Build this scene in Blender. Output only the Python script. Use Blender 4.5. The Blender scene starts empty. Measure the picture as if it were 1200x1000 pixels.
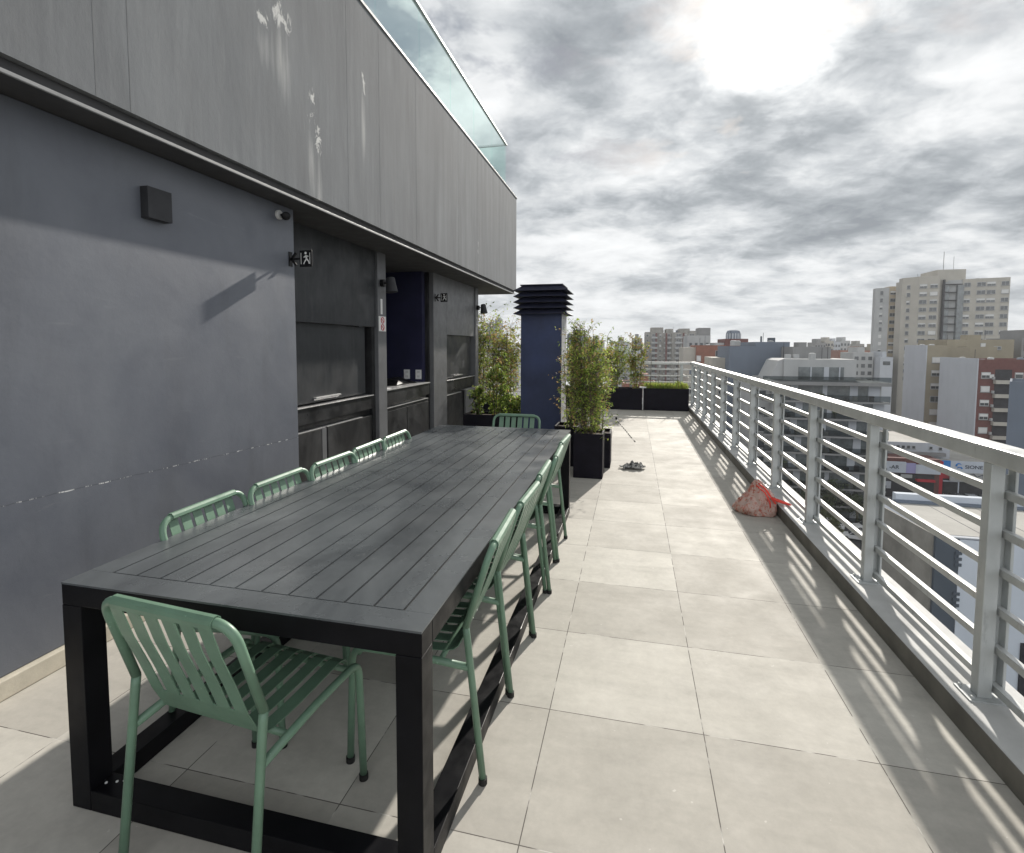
import bpy, math, random
from mathutils import Vector, Matrix, noise as mn
R = math.radians
sc = bpy.context.scene
COL = sc.collection

# ------------------------------------------------------------------ camera
EYE = Vector((0, 0, 1.5))
yaw, pitch, roll = .2328, -.0635, .0023
fw = Vector((-math.sin(yaw)*math.cos(pitch), math.cos(yaw)*math.cos(pitch), math.sin(pitch)))
rt = Vector((math.cos(yaw), math.sin(yaw), 0)); up = rt.cross(fw)
r2 = rt*math.cos(roll)+up*math.sin(roll); u2 = -rt*math.sin(roll)+up*math.cos(roll)
cam = bpy.data.cameras.new('camera'); camo = bpy.data.objects.new('camera', cam); COL.objects.link(camo)
m3 = Matrix((r2, u2, -fw)).transposed()
camo.matrix_world = Matrix.Translation(EYE) @ m3.to_4x4()
cam.sensor_width = 36; cam.sensor_fit = 'HORIZONTAL'
cam.lens = 608.12/1200*36
cam.shift_x = (600-596.94)/1200; cam.shift_y = -(500-443.36)/1200
cam.clip_start = .05; cam.clip_end = 6000
sc.camera = camo

# ------------------------------------------------------------------ light
AZ, EL = R(12.5), R(28.0)
SUN = Vector((math.sin(AZ)*math.cos(EL), math.cos(AZ)*math.cos(EL), math.sin(EL)))
sl = bpy.data.lights.new('sun', 'SUN'); sl.energy = 5.0; sl.angle = R(1.0); sl.color = (1, .945, .86)
so = bpy.data.objects.new('sun', sl); COL.objects.link(so)
so.rotation_euler = (-SUN).to_track_quat('-Z', 'Y').to_euler(); so.location = (5, 20, 15)
sc.view_settings.view_transform = 'Standard'; sc.view_settings.look = 'None'
sc.view_settings.exposure = 0.18; sc.view_settings.gamma = 1
sc.cycles.max_bounces = 8; sc.cycles.transparent_max_bounces = 12

world = bpy.data.worlds.new('World'); sc.world = world; world.use_nodes = True
nt = world.node_tree; N = nt.nodes; L = nt.links; N.clear()
def nd(t, **k):
    n = N.new(t)
    for a, b in k.items(): setattr(n, a, b)
    return n
def mth(op, a, b=None, c=None, clamp=False):
    n = nd('ShaderNodeMath', operation=op); n.use_clamp = clamp
    for i, v in enumerate((a, b, c)):
        if v is None: continue
        if isinstance(v, (int, float)): n.inputs[i].default_value = v
        else: L.new(v, n.inputs[i])
    return n.outputs[0]
tc = nd('ShaderNodeTexCoord'); sep = nd('ShaderNodeSeparateXYZ'); L.new(tc.outputs['Generated'], sep.inputs[0])
zc = mth('MAXIMUM', sep.outputs[2], 0.0)
dn = mth('ADD', zc, 0.24)
cx = mth('DIVIDE', sep.outputs[0], dn); cy = mth('DIVIDE', sep.outputs[1], dn)
cmb = nd('ShaderNodeCombineXYZ'); L.new(cx, cmb.inputs[0]); L.new(cy, cmb.inputs[1]); cmb.inputs[2].default_value = 3.7
def noi(scale, detail, rough, dist, off=0):
    mp = nd('ShaderNodeMapping'); mp.inputs['Location'].default_value = (off, off*.7, off); mp.inputs['Rotation'].default_value = (0, 0, R(-28))
    mp.inputs['Scale'].default_value = (.9, 1.05, 1)
    L.new(cmb.outputs[0], mp.inputs[0])
    n = nd('ShaderNodeTexNoise'); n.inputs['Scale'].default_value = scale; n.inputs['Detail'].default_value = detail
    n.inputs['Roughness'].default_value = rough; n.inputs['Distortion'].default_value = dist
    L.new(mp.outputs[0], n.inputs[0]); return n.outputs[0]
n1 = noi(3.0, 7, .52, .10, 47.1); n2 = noi(8.0, 8, .6, .35, 2.2); n3 = noi(.62, 3, .5, .1, 2.0)
br = mth('ADD', mth('MULTIPLY', n1, .60), mth('ADD', mth('MULTIPLY', n2, .30), mth('MULTIPLY', n3, .22)))
def bank(d, k, amt):            # a heavier or lighter bank of cloud around one bearing of the sky
    global br
    v_ = nd('ShaderNodeVectorMath', operation='DOT_PRODUCT'); L.new(tc.outputs['Generated'], v_.inputs[0]); v_.inputs[1].default_value = Vector(d).normalized()
    br = mth('ADD', br, mth('MULTIPLY', mth('POWER', mth('MAXIMUM', v_.outputs['Value'], 0), k), amt))
bank((.37, .90, .24), 40, -.055); bank((-.08, .88, .46), 22, .02); bank((.14, .97, .17), 120, -.03)
ramp = nd('ShaderNodeValToRGB'); L.new(br, ramp.inputs[0])
cr = ramp.color_ramp
cr.elements[0].position = .38; cr.elements[0].color = (.245, .270, .298, 1)
cr.elements[1].position = .74; cr.elements[1].color = (.87, .885, .895, 1)
for p_, c_ in ((.45, (.355, .383, .410, 1)), (.51, (.49, .517, .543, 1)), (.56, (.62, .642, .66, 1)), (.62, (.745, .76, .772, 1))):
    e = cr.elements.new(p_); e.color = c_
# sky holes: nishita sky between the clouds
sky = nd('ShaderNodeTexSky'); sky.sky_type = 'NISHITA'; sky.sun_disc = False
sky.sun_elevation = EL; sky.sun_rotation = AZ; sky.altitude = 50
hol = nd('ShaderNodeMapRange'); L.new(noi(1.9, 6, .6, .3, 17.0), hol.inputs[0])
hol.inputs[1].default_value = .59; hol.inputs[2].default_value = .68; hol.inputs[3].default_value = 0; hol.inputs[4].default_value = .75
# glow of the sun through thin cloud
dt = nd('ShaderNodeVectorMath', operation='DOT_PRODUCT'); L.new(tc.outputs['Generated'], dt.inputs[0]); dt.inputs[1].default_value = SUN
d0 = mth('MAXIMUM', dt.outputs['Value'], 0)
thin = nd('ShaderNodeMapRange'); L.new(br, thin.inputs[0]); thin.inputs[1].default_value = .46; thin.inputs[2].default_value = .64; thin.inputs[3].default_value = .25; thin.inputs[4].default_value = 1.1
gl = mth('ADD', mth('ADD', mth('MULTIPLY', mth('POWER', d0, 420), 1.2), mth('MULTIPLY', mth('POWER', d0, 70), .16)), mth('ADD', mth('MULTIPLY', mth('POWER', d0, 14), .12), mth('MULTIPLY', mth('POWER', d0, 900), 5)))
gl = mth('MULTIPLY', gl, thin.outputs[0])
# paler band at the horizon
hz = mth('MULTIPLY', mth('POWER', mth('SUBTRACT', 1, zc), 14), .55, clamp=True)
mixh = nd('ShaderNodeMix', data_type='RGBA'); L.new(hz, mixh.inputs[0]); L.new(ramp.outputs[0], mixh.inputs[6]); mixh.inputs[7].default_value = (.60, .625, .645, 1)
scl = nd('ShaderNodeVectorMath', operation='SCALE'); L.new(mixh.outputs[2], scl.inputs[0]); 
back = nd('ShaderNodeMapRange'); L.new(sep.outputs[1], back.inputs[0]); back.inputs[1].default_value = .15; back.inputs[2].default_value = -.5; back.inputs[3].default_value = 10.0; back.inputs[4].default_value = 18.5  # unseen sky behind the camera made brighter to lift the terrace shade
zen = nd('ShaderNodeMapRange'); L.new(sep.outputs[2], zen.inputs[0]); zen.inputs[1].default_value = .58; zen.inputs[2].default_value = .85; zen.inputs[3].default_value = 1; zen.inputs[4].default_value = .5  # unseen overhead sky dimmed to cut the fill light
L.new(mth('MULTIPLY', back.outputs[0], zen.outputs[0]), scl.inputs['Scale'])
mixs = nd('ShaderNodeMix', data_type='RGBA'); lowz = nd('ShaderNodeMapRange'); L.new(sep.outputs[2], lowz.inputs[0]); lowz.inputs[1].default_value = .16; lowz.inputs[2].default_value = .32
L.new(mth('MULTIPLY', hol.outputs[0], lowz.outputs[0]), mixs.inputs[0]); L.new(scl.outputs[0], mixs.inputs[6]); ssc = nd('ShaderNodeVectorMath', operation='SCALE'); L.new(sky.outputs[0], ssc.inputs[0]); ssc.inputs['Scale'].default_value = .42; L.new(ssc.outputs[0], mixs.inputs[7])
gc = nd('ShaderNodeVectorMath', operation='SCALE'); gc.inputs[0].default_value = (10, 9.8, 9.3); L.new(gl, gc.inputs['Scale'])
ad = nd('ShaderNodeVectorMath', operation='ADD'); L.new(mixs.outputs[2], ad.inputs[0]); L.new(gc.outputs[0], ad.inputs[1])
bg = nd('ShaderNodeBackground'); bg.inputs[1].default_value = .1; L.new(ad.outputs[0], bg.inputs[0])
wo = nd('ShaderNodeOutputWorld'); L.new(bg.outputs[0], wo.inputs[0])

# ------------------------------------------------------------------ materials
def hexc(h):
    v = [int(h[i:i+2], 16)/255 for i in (0, 2, 4)]
    return tuple((c/12.92 if c <= .04045 else ((c+.055)/1.055)**2.4) for c in v)
class MT:
    def __init__(s, name, col, rough=.6, metal=0, spec=.5):
        s.m = bpy.data.materials.new(name); s.m.use_nodes = True
        s.t = s.m.node_tree; s.n = s.t.nodes; s.l = s.t.links
        s.b = s.n['Principled BSDF']; s.out = s.n['Material Output']
        s.b.inputs['Base Color'].default_value = (*col, 1); s.b.inputs['Roughness'].default_value = rough
        s.b.inputs['Metallic'].default_value = metal; s.b.inputs['Specular IOR Level'].default_value = spec
        s.col = col
    def node(s, t, **k):
        n = s.n.new(t)
        for a, b in k.items(): setattr(n, a, b)
        return n
    def coords(s, scale=(1, 1, 1), loc=(0, 0, 0), geo=False):
        if geo: g = s.node('ShaderNodeNewGeometry').outputs['Position']
        else: g = s.node('ShaderNodeTexCoord').outputs['Object']
        mp = s.node('ShaderNodeMapping'); mp.inputs['Scale'].default_value = scale; mp.inputs['Location'].default_value = loc
        s.l.new(g, mp.inputs[0]); return mp.outputs[0]
    def noise(s, scale, detail=4, rough=.55, vec=None, dist=0):
        n = s.node('ShaderNodeTexNoise'); n.inputs['Scale'].default_value = scale; n.inputs['Detail'].default_value = detail
        n.inputs['Roughness'].default_value = rough; n.inputs['Distortion'].default_value = dist
        s.l.new(vec if vec is not None else s.coords(), n.inputs[0]); return n.outputs[0]
    def rng(s, v, a, b, c, d):
        n = s.node('ShaderNodeMapRange'); s.l.new(v, n.inputs[0])
        for i, x in enumerate((a, b, c, d)): n.inputs[i+1].default_value = x
        return n.outputs[0]
    def mix(s, f, a, b, mode='MIX'):
        n = s.node('ShaderNodeMix', data_type='RGBA', blend_type=mode)
        for i, v in ((0, f), (6, a), (7, b)):
            if isinstance(v, (int, float)): n.inputs[i].default_value = v
            elif isinstance(v, tuple): n.inputs[i].default_value = (*v, 1)[:4]
            else: s.l.new(v, n.inputs[i])
        return n.outputs[2]
    def math(s, op, a, b=0.0):
        n = s.node('ShaderNodeMath', operation=op)
        for i, v in enumerate((a, b)):
            if isinstance(v, (int, float)): n.inputs[i].default_value = v
            else: s.l.new(v, n.inputs[i])
        return n.outputs[0]
    def base(s, c): s.l.new(c, s.b.inputs['Base Color']); return s
    def rough(s, c): s.l.new(c, s.b.inputs['Roughness']); return s
    def bump(s, h, strength=.3, dist=.01):
        n = s.node('ShaderNodeBump'); n.inputs['Strength'].default_value = strength; n.inputs['Distance'].default_value = dist
        s.l.new(h, n.inputs['Height']); s.l.new(n.outputs[0], s.b.inputs['Normal']); return s
def vary(name, col, rough=.6, amt=.25, scale=6, metal=0, bump=0, bscale=60, spec=.5, stretch=(1, 1, 1), geo=False):
    m = MT(name, col, rough, metal, spec)
    v = m.coords(stretch, geo=geo)
    f = m.rng(m.noise(scale, 6, .6, v), .3, .7, 0, 1)
    m.base(m.mix(f, tuple(c*(1-amt) for c in col), tuple(min(1, c*(1+amt)) for c in col)))
    m.rough(m.rng(m.noise(scale*2.3, 4, .5, v), .3, .7, max(.02, rough-.08), min(1, rough+.08)))
    if bump: m.bump(m.noise(bscale, 3, .6, m.coords(geo=geo)), bump, .004)
    return m.m
M = {}
# terrace porcelain tiles, 60 x 60 cm
m = MT('terrace_tiles', (.5, .49, .46), .5, 0, .12)
v = m.coords(loc=(.3077, -1.4352+.6, 0))
bk = m.node('ShaderNodeTexBrick', offset=0.0, squash=1.0); m.l.new(v, bk.inputs['Vector'])
for k, x in (('Scale', 1), ('Mortar Size', .0018), ('Mortar Smooth', .1), ('Bias', 0), ('Brick Width', .6), ('Row Height', .6)): bk.inputs[k].default_value = x
bk.inputs['Color1'].default_value = (.425, .402, .362, 1); bk.inputs['Color2'].default_value = (.555, .532, .482, 1)
mott = m.rng(m.noise(3.2, 9, .68, m.coords(), .6), .30, .70, .90, 1.07)
fine = m.rng(m.noise(26, 5, .7, m.coords()), .3, .7, .94, 1.06)
streak = m.rng(m.noise(2.2, 6, .6, m.coords((1, 5, 1)), .3), .45, .75, 1.0, .90)
mm = m.math('MULTIPLY', m.math('MULTIPLY', mott, fine), streak)
tile = m.mix(1.0, bk.outputs['Color'], mm, 'MULTIPLY')
spots = m.rng(m.noise(34, 2, .5, m.coords((1, 1, 1), (3, 1, 0))), .735, .76, 0, .5)
tile = m.mix(spots, tile, (.66, .64, .60))
dark = m.rng(m.noise(5, 5, .7, m.coords((1, 1, 1), (7, 2, 0))), .56, .72, 0, .22)
tile = m.mix(dark, tile, (.28, .27, .25))
grout = m.mix(m.rng(m.noise(7, 3, .6, m.coords()), .52, .62, 0, 1), (.12, .11, .10), (.55, .53, .49))
m.base(m.mix(bk.outputs['Fac'], tile, grout))
m.rough(m.rng(m.noise(4, 6, .6), .3, .7, .6, .78))
m.bump(m.math('SUBTRACT', m.math('MULTIPLY', m.noise(120, 2, .5), .12), bk.outputs['Fac']), .5, .002)
M['tiles'] = m.m
M['stone'] = vary('plinth_stone', (.50, .46, .38), .7, .18, 5, bump=.2)
# lower wall: blue grey plaster, paint joint with flaked white line at 0.8 m
m = MT('wall_paint', (.115, .12, .137), .45)
n_ = m.rng(m.noise(1.7, 7, .62, m.coords(geo=True), .4), .3, .7, 0, 1)
wallc = m.mix(n_, (.098, .107, .132), (.142, .153, .177))
pp = m.node('ShaderNodeSeparateXYZ'); g = m.node('ShaderNodeNewGeometry'); m.l.new(g.outputs['Position'], pp.inputs[0])
lz = m.math('ADD', .858, m.math('MULTIPLY', pp.outputs[1], -.026))
wob = m.math('MULTIPLY', m.math('SUBTRACT', m.noise(14, 3, .5, m.coords(geo=True)), .5), .012)
dz = m.math('ABSOLUTE', m.math('SUBTRACT', m.math('SUBTRACT', pp.outputs[2], lz), wob))
seam = m.rng(dz, .0015, .003, 1, 0)
fl = m.rng(m.noise(17, 5, .75, m.coords((0, 1, .2), geo=True)), .52, .58, 0, .8)
flake = m.math('MULTIPLY', m.rng(dz, .0018, .0032, 1, 0), fl)
wallc = m.mix(m.math('MULTIPLY', seam, .6), wallc, (.06, .062, .07))
wallc = m.mix(flake, wallc, (.75, .75, .75))
sc1 = m.rng(m.noise(5, 8, .75, m.coords((1, .35, 2.2), (2, 5, 1), geo=True), 1.5), .62, .72, 0, .30); wallc = m.mix(sc1, wallc, (.23, .235, .245))
sc2 = m.rng(m.noise(2.2, 6, .65, m.coords((1, 1.4, .35), (8, 1, 4), geo=True), .4), .54, .72, 0, .35); wallc = m.mix(sc2, wallc, (.075, .08, .092)); m.base(wallc)
m.rough(m.rng(m.noise(3, 5, .6, m.coords(geo=True)), .3, .7, .36, .55))
m.bump(m.math('ADD', m.noise(38, 5, .65, m.coords(geo=True)), m.math('MULTIPLY', m.noise(3.5, 3, .5, m.coords(geo=True)), 3.0)), .16, .004)
M['wall'] = m.m
# upper parapet: weathered grey render with vertical streaks and peeled patches
m = MT('weathered_render', (.2, .2, .2), .85, 0, .12)
gp = m.coords((3.0, 3.0, .28), geo=True)
s1 = m.rng(m.noise(1.6, 8, .62, gp, .3), .32, .68, 0, 1)
s2 = m.rng(m.noise(5.0, 6, .65, gp, .15), .48, .72, 0, 1)
c1 = m.mix(s1, (.155, .164, .175), (.218, .229, .240))
c1 = m.mix(m.math('MULTIPLY', s2, .20), c1, (.33, .338, .342))
s3 = m.rng(m.noise(2.9, 7, .6, m.coords((3, 3, .22), (5, 9, 1), geo=True), .2), .57, .72, 0, .38)
c1 = m.mix(s3, c1, (.12, .125, .13))
m.base(m.mix(m.rng(m.noise(1.1, 6, .6, m.coords(geo=True)), .35, .65, 0, .35), c1, (.15, .15, .155)))
gp = m.node('ShaderNodeNewGeometry').outputs['Position']
peel = None; run = None
for (py, pz, ry, rz) in ((3.20, 3.72, .26, .20), (3.52, 3.28, .13, .26), (3.60, 3.05, .09, .30), (4.30, 3.80, .09, .25), (7.80, 3.02, .06, .33), (3.0, 3.6, .16, .12)):
    mp = m.node('ShaderNodeMapping', vector_type='POINT'); mp.inputs['Location'].default_value = (0, -py/ry, -pz/rz); mp.inputs['Scale'].default_value = (0, 1/ry, 1/rz)
    m.l.new(gp, mp.inputs[0]); ln = m.node('ShaderNodeVectorMath', operation='LENGTH'); m.l.new(mp.outputs[0], ln.inputs[0])
    k = m.rng(ln.outputs['Value'], 0, 1.15, 1, 0)
    peel = k if peel is None else m.math('MAXIMUM', peel, k)
    mp = m.node('ShaderNodeMapping', vector_type='POINT'); mp.inputs['Location'].default_value = (0, -py/(ry*.8), -(pz-rz*1.6)/(rz*2.4)); mp.inputs['Scale'].default_value = (0, 1/(ry*.8), 1/(rz*2.4))
    m.l.new(gp, mp.inputs[0]); ln = m.node('ShaderNodeVectorMath', operation='LENGTH'); m.l.new(mp.outputs[0], ln.inputs[0])
    k = m.rng(ln.outputs['Value'], 0, 1.1, 1, 0)
    run = k if run is None else m.math('MAXIMUM', run, k)
pn = m.noise(13, 8, .72, m.coords((1, 1, .55), geo=True), 1.2)
pk = m.rng(m.math('MULTIPLY', pn, m.math('POWER', peel, .5)), .44, .50, 0, 1)
rk = m.rng(m.math('MULTIPLY', m.noise(9, 5, .6, m.coords((1, 1.6, .12), geo=True)), run), .25, .5, 0, .55)
bc = m.b.inputs['Base Color'].links[0].from_socket
bc = m.mix(rk, bc, (.50, .50, .49)); bc = m.mix(pk, bc, (.56, .56, .55)); m.base(bc)
m.bump(m.math('ADD', m.noise(30, 6, .65, m.coords((1, 1, .5), geo=True)), m.math('MULTIPLY', pk, 1.5)), .25, .006)
M['render'] = m.m
M['joint'] = vary('joint_line', (.17, .175, .18), .9, .2, 3, spec=.1)
M['soffit'] = vary('soffit_paint', (.05, .05, .053), .7, .15, 3)
M['drip'] = vary('drip_trim_metal', (.26, .265, .27), .5, .15, 9, spec=.3)
M['alu'] = vary('brushed_aluminium', (.55, .55, .55), .35, .12, 20, metal=.6)
# bar joinery: worn matt black panels
m = MT('bar_panel_black', (.075, .077, .08), .42, 0, .25)
a_ = m.rng(m.noise(1.5, 7, .65, m.coords((1, 1, .6), geo=True), .5), .35, .7, 0, 1)
b_ = m.rng(m.noise(7, 6, .7, m.coords((3, 3, .4), geo=True)), .5, .8, 0, .5)
m.base(m.mix(b_, m.mix(a_, (.022, .024, .027), (.044, .047, .051)), (.075, .076, .08)))
m.rough(m.rng(m.noise(5, 5, .6, m.coords(geo=True)), .3, .7, .3, .6)); m.bump(m.noise(60, 3, .6, m.coords(geo=True)), .08, .002)
M['bar'] = m.m
m = MT('bar_panel_worn', (.03, .03, .03), .38, 0, .25)
a_ = m.rng(m.noise(2.2, 7, .7, m.coords((1, 1, .45), geo=True), .8), .45, .7, 0, 1)
m.base(m.mix(a_, (.012, .0125, .014), (.050, .051, .053)))
m.rough(m.rng(m.noise(4, 6, .65, m.coords(geo=True)), .3, .7, .25, .6)); m.bump(m.noise(60, 3, .6, m.coords(geo=True)), .08, .002)
M['bar2'] = m.m
M['post'] = vary('post_grey', (.115, .118, .125), .45, .15, 5, geo=True)
M['navy'] = vary('navy_wall', (.017, .018, .048), .6, .2, 3, spec=.2)
M['chim'] = vary('chimney_navy', (.024, .036, .092), .55, .35, 2.2, bump=.1, geo=True)
M['chims'] = vary('chimney_side', (.33, .33, .33), .55, .2, 4)
M['louv'] = vary('louvre_navy', (.022, .024, .042), .5, .25, 5, spec=.2)
# dark powder coated table
m = MT('table_powder_coat', (.045, .048, .052), .36)
a_ = m.rng(m.noise(2.6, 8, .66, m.coords((1, .7, 1), geo=True), .6), .35, .68, 0, 1)
m.base(m.mix(a_, (.060, .067, .073), (.118, .130, .138)))
bc = m.b.inputs['Base Color'].links[0].from_socket
d_ = m.rng(m.noise(42, 4, .7, m.coords((1, .5, 1), geo=True)), .60, .72, 0, .22); e_ = m.rng(m.noise(1.3, 4, .6, m.coords((1, 1, 1), (4, 2, 0), geo=True)), .42, .62, 0, 1)
m.base(m.mix(m.math('MULTIPLY', d_, e_), bc, (.28, .28, .27)))
m.rough(m.rng(m.noise(3.5, 6, .6, m.coords(geo=True)), 0.3, .7, .20, .42)); m.bump(m.noise(260, 2, .5, m.coords(geo=True)), .06, .001)
M['table'] = m.m
M['leg'] = vary('table_leg_black', (.0065, .0065, .008), .38, .3, 8, bump=.05, bscale=200, spec=.12)
def green(name, c):
    m = MT(name, c, .38, 0, .5)
    a_ = m.rng(m.noise(9, 5, .6), .3, .7, 0, 1)
    m.base(m.mix(a_, tuple(x*.86 for x in c), tuple(x*1.12 for x in c)))
    w_ = m.rng(m.noise(48, 3, .6), .70, .74, 0, .6)
    bc = m.b.inputs['Base Color'].links[0].from_socket
    m.base(m.mix(w_, bc, tuple(min(1, x*1.7+.03) for x in c)))
    m.rough(m.rng(m.noise(14, 3, .5), .3, .7, .30, .48)); return m.m
M['green'] = green('chair_green', (.142, .240, .168))
M['rubber'] = vary('rubber_black', (.012, .012, .012), .7, .3, 20)
M['galv'] = vary('galvanised_steel', (.50, .52, .52), .42, .18, 7, metal=.3, stretch=(1, 1, .5), geo=True)
M['rail_'] = vary('rail_paint_plain', (.55, .56, .55), .35, .12, 5, metal=.25, geo=True)
def weathered(name, c, ro, metal):
    m = MT(name, c, ro, metal)
    f = m.rng(m.noise(6, 6, .62, m.coords((1, 1, .5), geo=True)), .3, .7, 0, 1)
    c0 = m.mix(f, tuple(x*.86 for x in c), tuple(x*1.1 for x in c))
    k = m.rng(m.noise(21, 5, .7, m.coords((1, 1, .25), geo=True)), .60, .70, 0, .5)
    c0 = m.mix(k, c0, tuple(x*.5 for x in c))
    r_ = m.rng(m.noise(33, 3, .6, m.coords((1, .8, 1), (3, 1, 7), geo=True)), .73, .77, 0, .55)
    m.base(m.mix(r_, c0, (.20, .13, .08))); m.bump(m.noise(90, 3, .6, m.coords(geo=True)), .08, .002)
    m.rough(m.rng(m.noise(12, 4, .6, m.coords(geo=True)), .3, .7, ro-.1, ro+.12)); return m.m
M['rail'] = weathered('rail_paint', (.55, .56, .55), .4, .25); M['galv'] = weathered('galvanised_posts', (.50, .52, .52), .45, .3)
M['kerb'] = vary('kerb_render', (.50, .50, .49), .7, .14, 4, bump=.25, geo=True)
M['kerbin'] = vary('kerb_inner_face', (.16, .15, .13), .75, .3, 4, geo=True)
M['plant'] = vary('planter_black', (.009, .008, .013), .6, .3, 6, spec=.12)
M['plants'] = vary('planter_rim', (.05, .048, .055), .5, .3, 6)
M['soil'] = vary('soil', (.05, .035, .022), .95, .4, 30, bump=.8, bscale=40)
def leafmat(name, c, tr=.55):
    m = MT(name, c, .5, 0, .35)
    f = m.rng(m.noise(2.6, 4, .6, m.coords(geo=True)), .3, .7, 0, 1)
    colr = m.mix(f, tuple(x*.6 for x in c), tuple(x*1.35 for x in c)); m.base(colr)
    t = m.node('ShaderNodeBsdfTranslucent'); m.l.new(colr, t.inputs[0])
    mx = m.node('ShaderNodeMixShader'); mx.inputs[0].default_value = tr
    m.l.new(m.b.outputs[0], mx.inputs[1]); m.l.new(t.outputs[0], mx.inputs[2]); m.l.new(mx.outputs[0], m.out.inputs[0]); return m.m
M['leafg'] = leafmat('leaf_green', (.22, .31, .06)); M['leafy'] = leafmat('leaf_yellow_green', (.38, .46, .10))
M['leafb'] = leafmat('leaf_brown', (.42, .30, .12)); M['leafd'] = leafmat('leaf_dark', (.07, .11, .035))
M['stem'] = vary('stem_bark', (.14, .11, .075), .8, .3, 20)
M['white'] = vary('white_plastic', (.7, .7, .69), .4, .05, 10)
M['black'] = vary('black_plastic', (.008, .008, .009), .4, .2, 10, spec=.2)
M['lampgrey'] = vary('lamp_grey', (.035, .036, .040), .45, .2, 10, spec=.2)
M['screen'] = vary('dark_screen', (.01, .01, .012), .2, .2, 3)
M['redp'] = vary('red_print', (.5, .05, .06), .5, .1, 10)
def glassmat(name, tint, gloss=.12, rough=.02):
    m = MT(name, tint, .05); m.n.remove(m.b)
    t = m.node('ShaderNodeBsdfTransparent'); t.inputs[0].default_value = (*tint, 1)
    g = m.node('ShaderNodeBsdfGlossy'); g.inputs['Roughness'].default_value = rough; g.inputs[0].default_value = (*tint, 1)
    fr = m.node('ShaderNodeFresnel'); fr.inputs[0].default_value = 1.5
    ge = m.node('ShaderNodeNewGeometry'); fa = m.math('MULTIPLY', fr.outputs[0], m.math('SUBTRACT', 1.0, ge.outputs['Backfacing']))
    mx = m.node('ShaderNodeMixShader'); m.l.new(fa, mx.inputs[0])
    m.l.new(t.outputs[0], mx.inputs[1]); m.l.new(g.outputs[0], mx.inputs[2]); m.l.new(mx.outputs[0], m.out.inputs[0]); return m.m
M['glass'] = glassmat('balustrade_glass', (.915, .985, .965))
M['bglass'] = glassmat('balcony_glass', (.55, .58, .59))
M['bottle'] = glassmat('bottle_plastic', (.7, .8, .9))
# city
def wallmat(name, c, amt=.1, sc_=.25):
    m = MT(name, c, .85, 0, .3)
    f = m.rng(m.noise(sc_, 6, .6, m.coords(geo=True)), .3, .7, 0, 1)
    c0 = m.mix(f, tuple(x*(1-amt) for x in c), tuple(min(1, x*(1+amt)) for x in c))
    st = m.rng(m.noise(.8, 7, .65, m.coords((1,1,.10), geo=True)), .50, .75, 0, .16)
    m.base(m.mix(st, c0, tuple(x*.55 for x in c))); return m.m
M['cbeige'] = wallmat('city_beige', (.375, .355, .315)); M['ctan'] = wallmat('city_tan', (.26, .23, .17)); M['ctower'] = wallmat('city_tower_ochre', (.36, .30, .215))
M['cwhite'] = wallmat('city_white', (.42, .44, .475), .05); M['cgrey'] = wallmat('city_grey', (.21, .21, .21)); M['clight'] = wallmat('city_light_grey', (.35, .355, .355))
M['cslate'] = wallmat('city_slate_blue', (.135, .16, .20), .06); M['cdslate'] = wallmat('city_dark_slate', (.075, .09, .11), .08)
M['cbrick'] = wallmat('city_brick_red', (.125, .048, .043), .15, 1.5); M['corange'] = wallmat('city_orange_brick', (.22, .095, .065), .15, .8)
M['cconc'] = wallmat('city_concrete', (.24, .23, .21), .25, .6); M['croof'] = wallmat('city_roof_light', (.36, .35, .325), .15, .3)
M['croofd'] = wallmat('city_roof_dark', (.13, .13, .13), .3, .3); M['cred'] = wallmat('shop_red', (.42, .025, .04), .1)
M['cblue'] = wallmat('sign_blue', (.03, .20, .55), .1); M['csign'] = wallmat('sign_white', (.50, .54, .60), .06); M['clilac'] = wallmat('sign_lilac', (.33, .31, .52), .1)
M['cglass'] = vary('window_glass', (.035, .042, .048), .12, .4, .8, spec=.8, geo=True)
M['cglassg'] = vary('green_glazing', (.105, .120, .125), .12, .4, .8, spec=.8, geo=True)
M['cblind'] = wallmat('roller_blind', (.55, .55, .54), .08, 1); M['cdark'] = wallmat('city_dark', (.03, .03, .035), .3, 1)
M['ctext'] = wallmat('sign_lettering', (.06, .07, .09), .05); M['tarp'] = wallmat('green_tarp', (.02, .09, .07), .2)
M['asph'] = vary('asphalt', (.055, .055, .058), .85, .25, .4, geo=True); M['pave'] = vary('pavement', (.22, .21, .20), .85, .2, .5, geo=True)
m = MT('city_ground', (.12, .12, .11), .9)
m.base(m.mix(m.rng(m.noise(.03, 6, .7, m.coords(geo=True)), .4, .6, 0, 1), (.07, .075, .06), (.20, .195, .185))); M['ground'] = m.m
M['treeleaf'] = vary('street_tree_leaf', (.045, .06, .025), .8, .5, .8, geo=True)
M['treeolive'] = vary('street_tree_olive', (.09, .10, .035), .8, .5, .8, geo=True)
for nm, c in (('carw', (.62, .62, .62)), ('card', (.05, .055, .065)), ('carr', (.35, .03, .03)), ('cars', (.32, .34, .36)), ('carb', (.04, .07, .16))):
    M[nm] = vary('paint_'+nm, c, .25, .05, 3)

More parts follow.
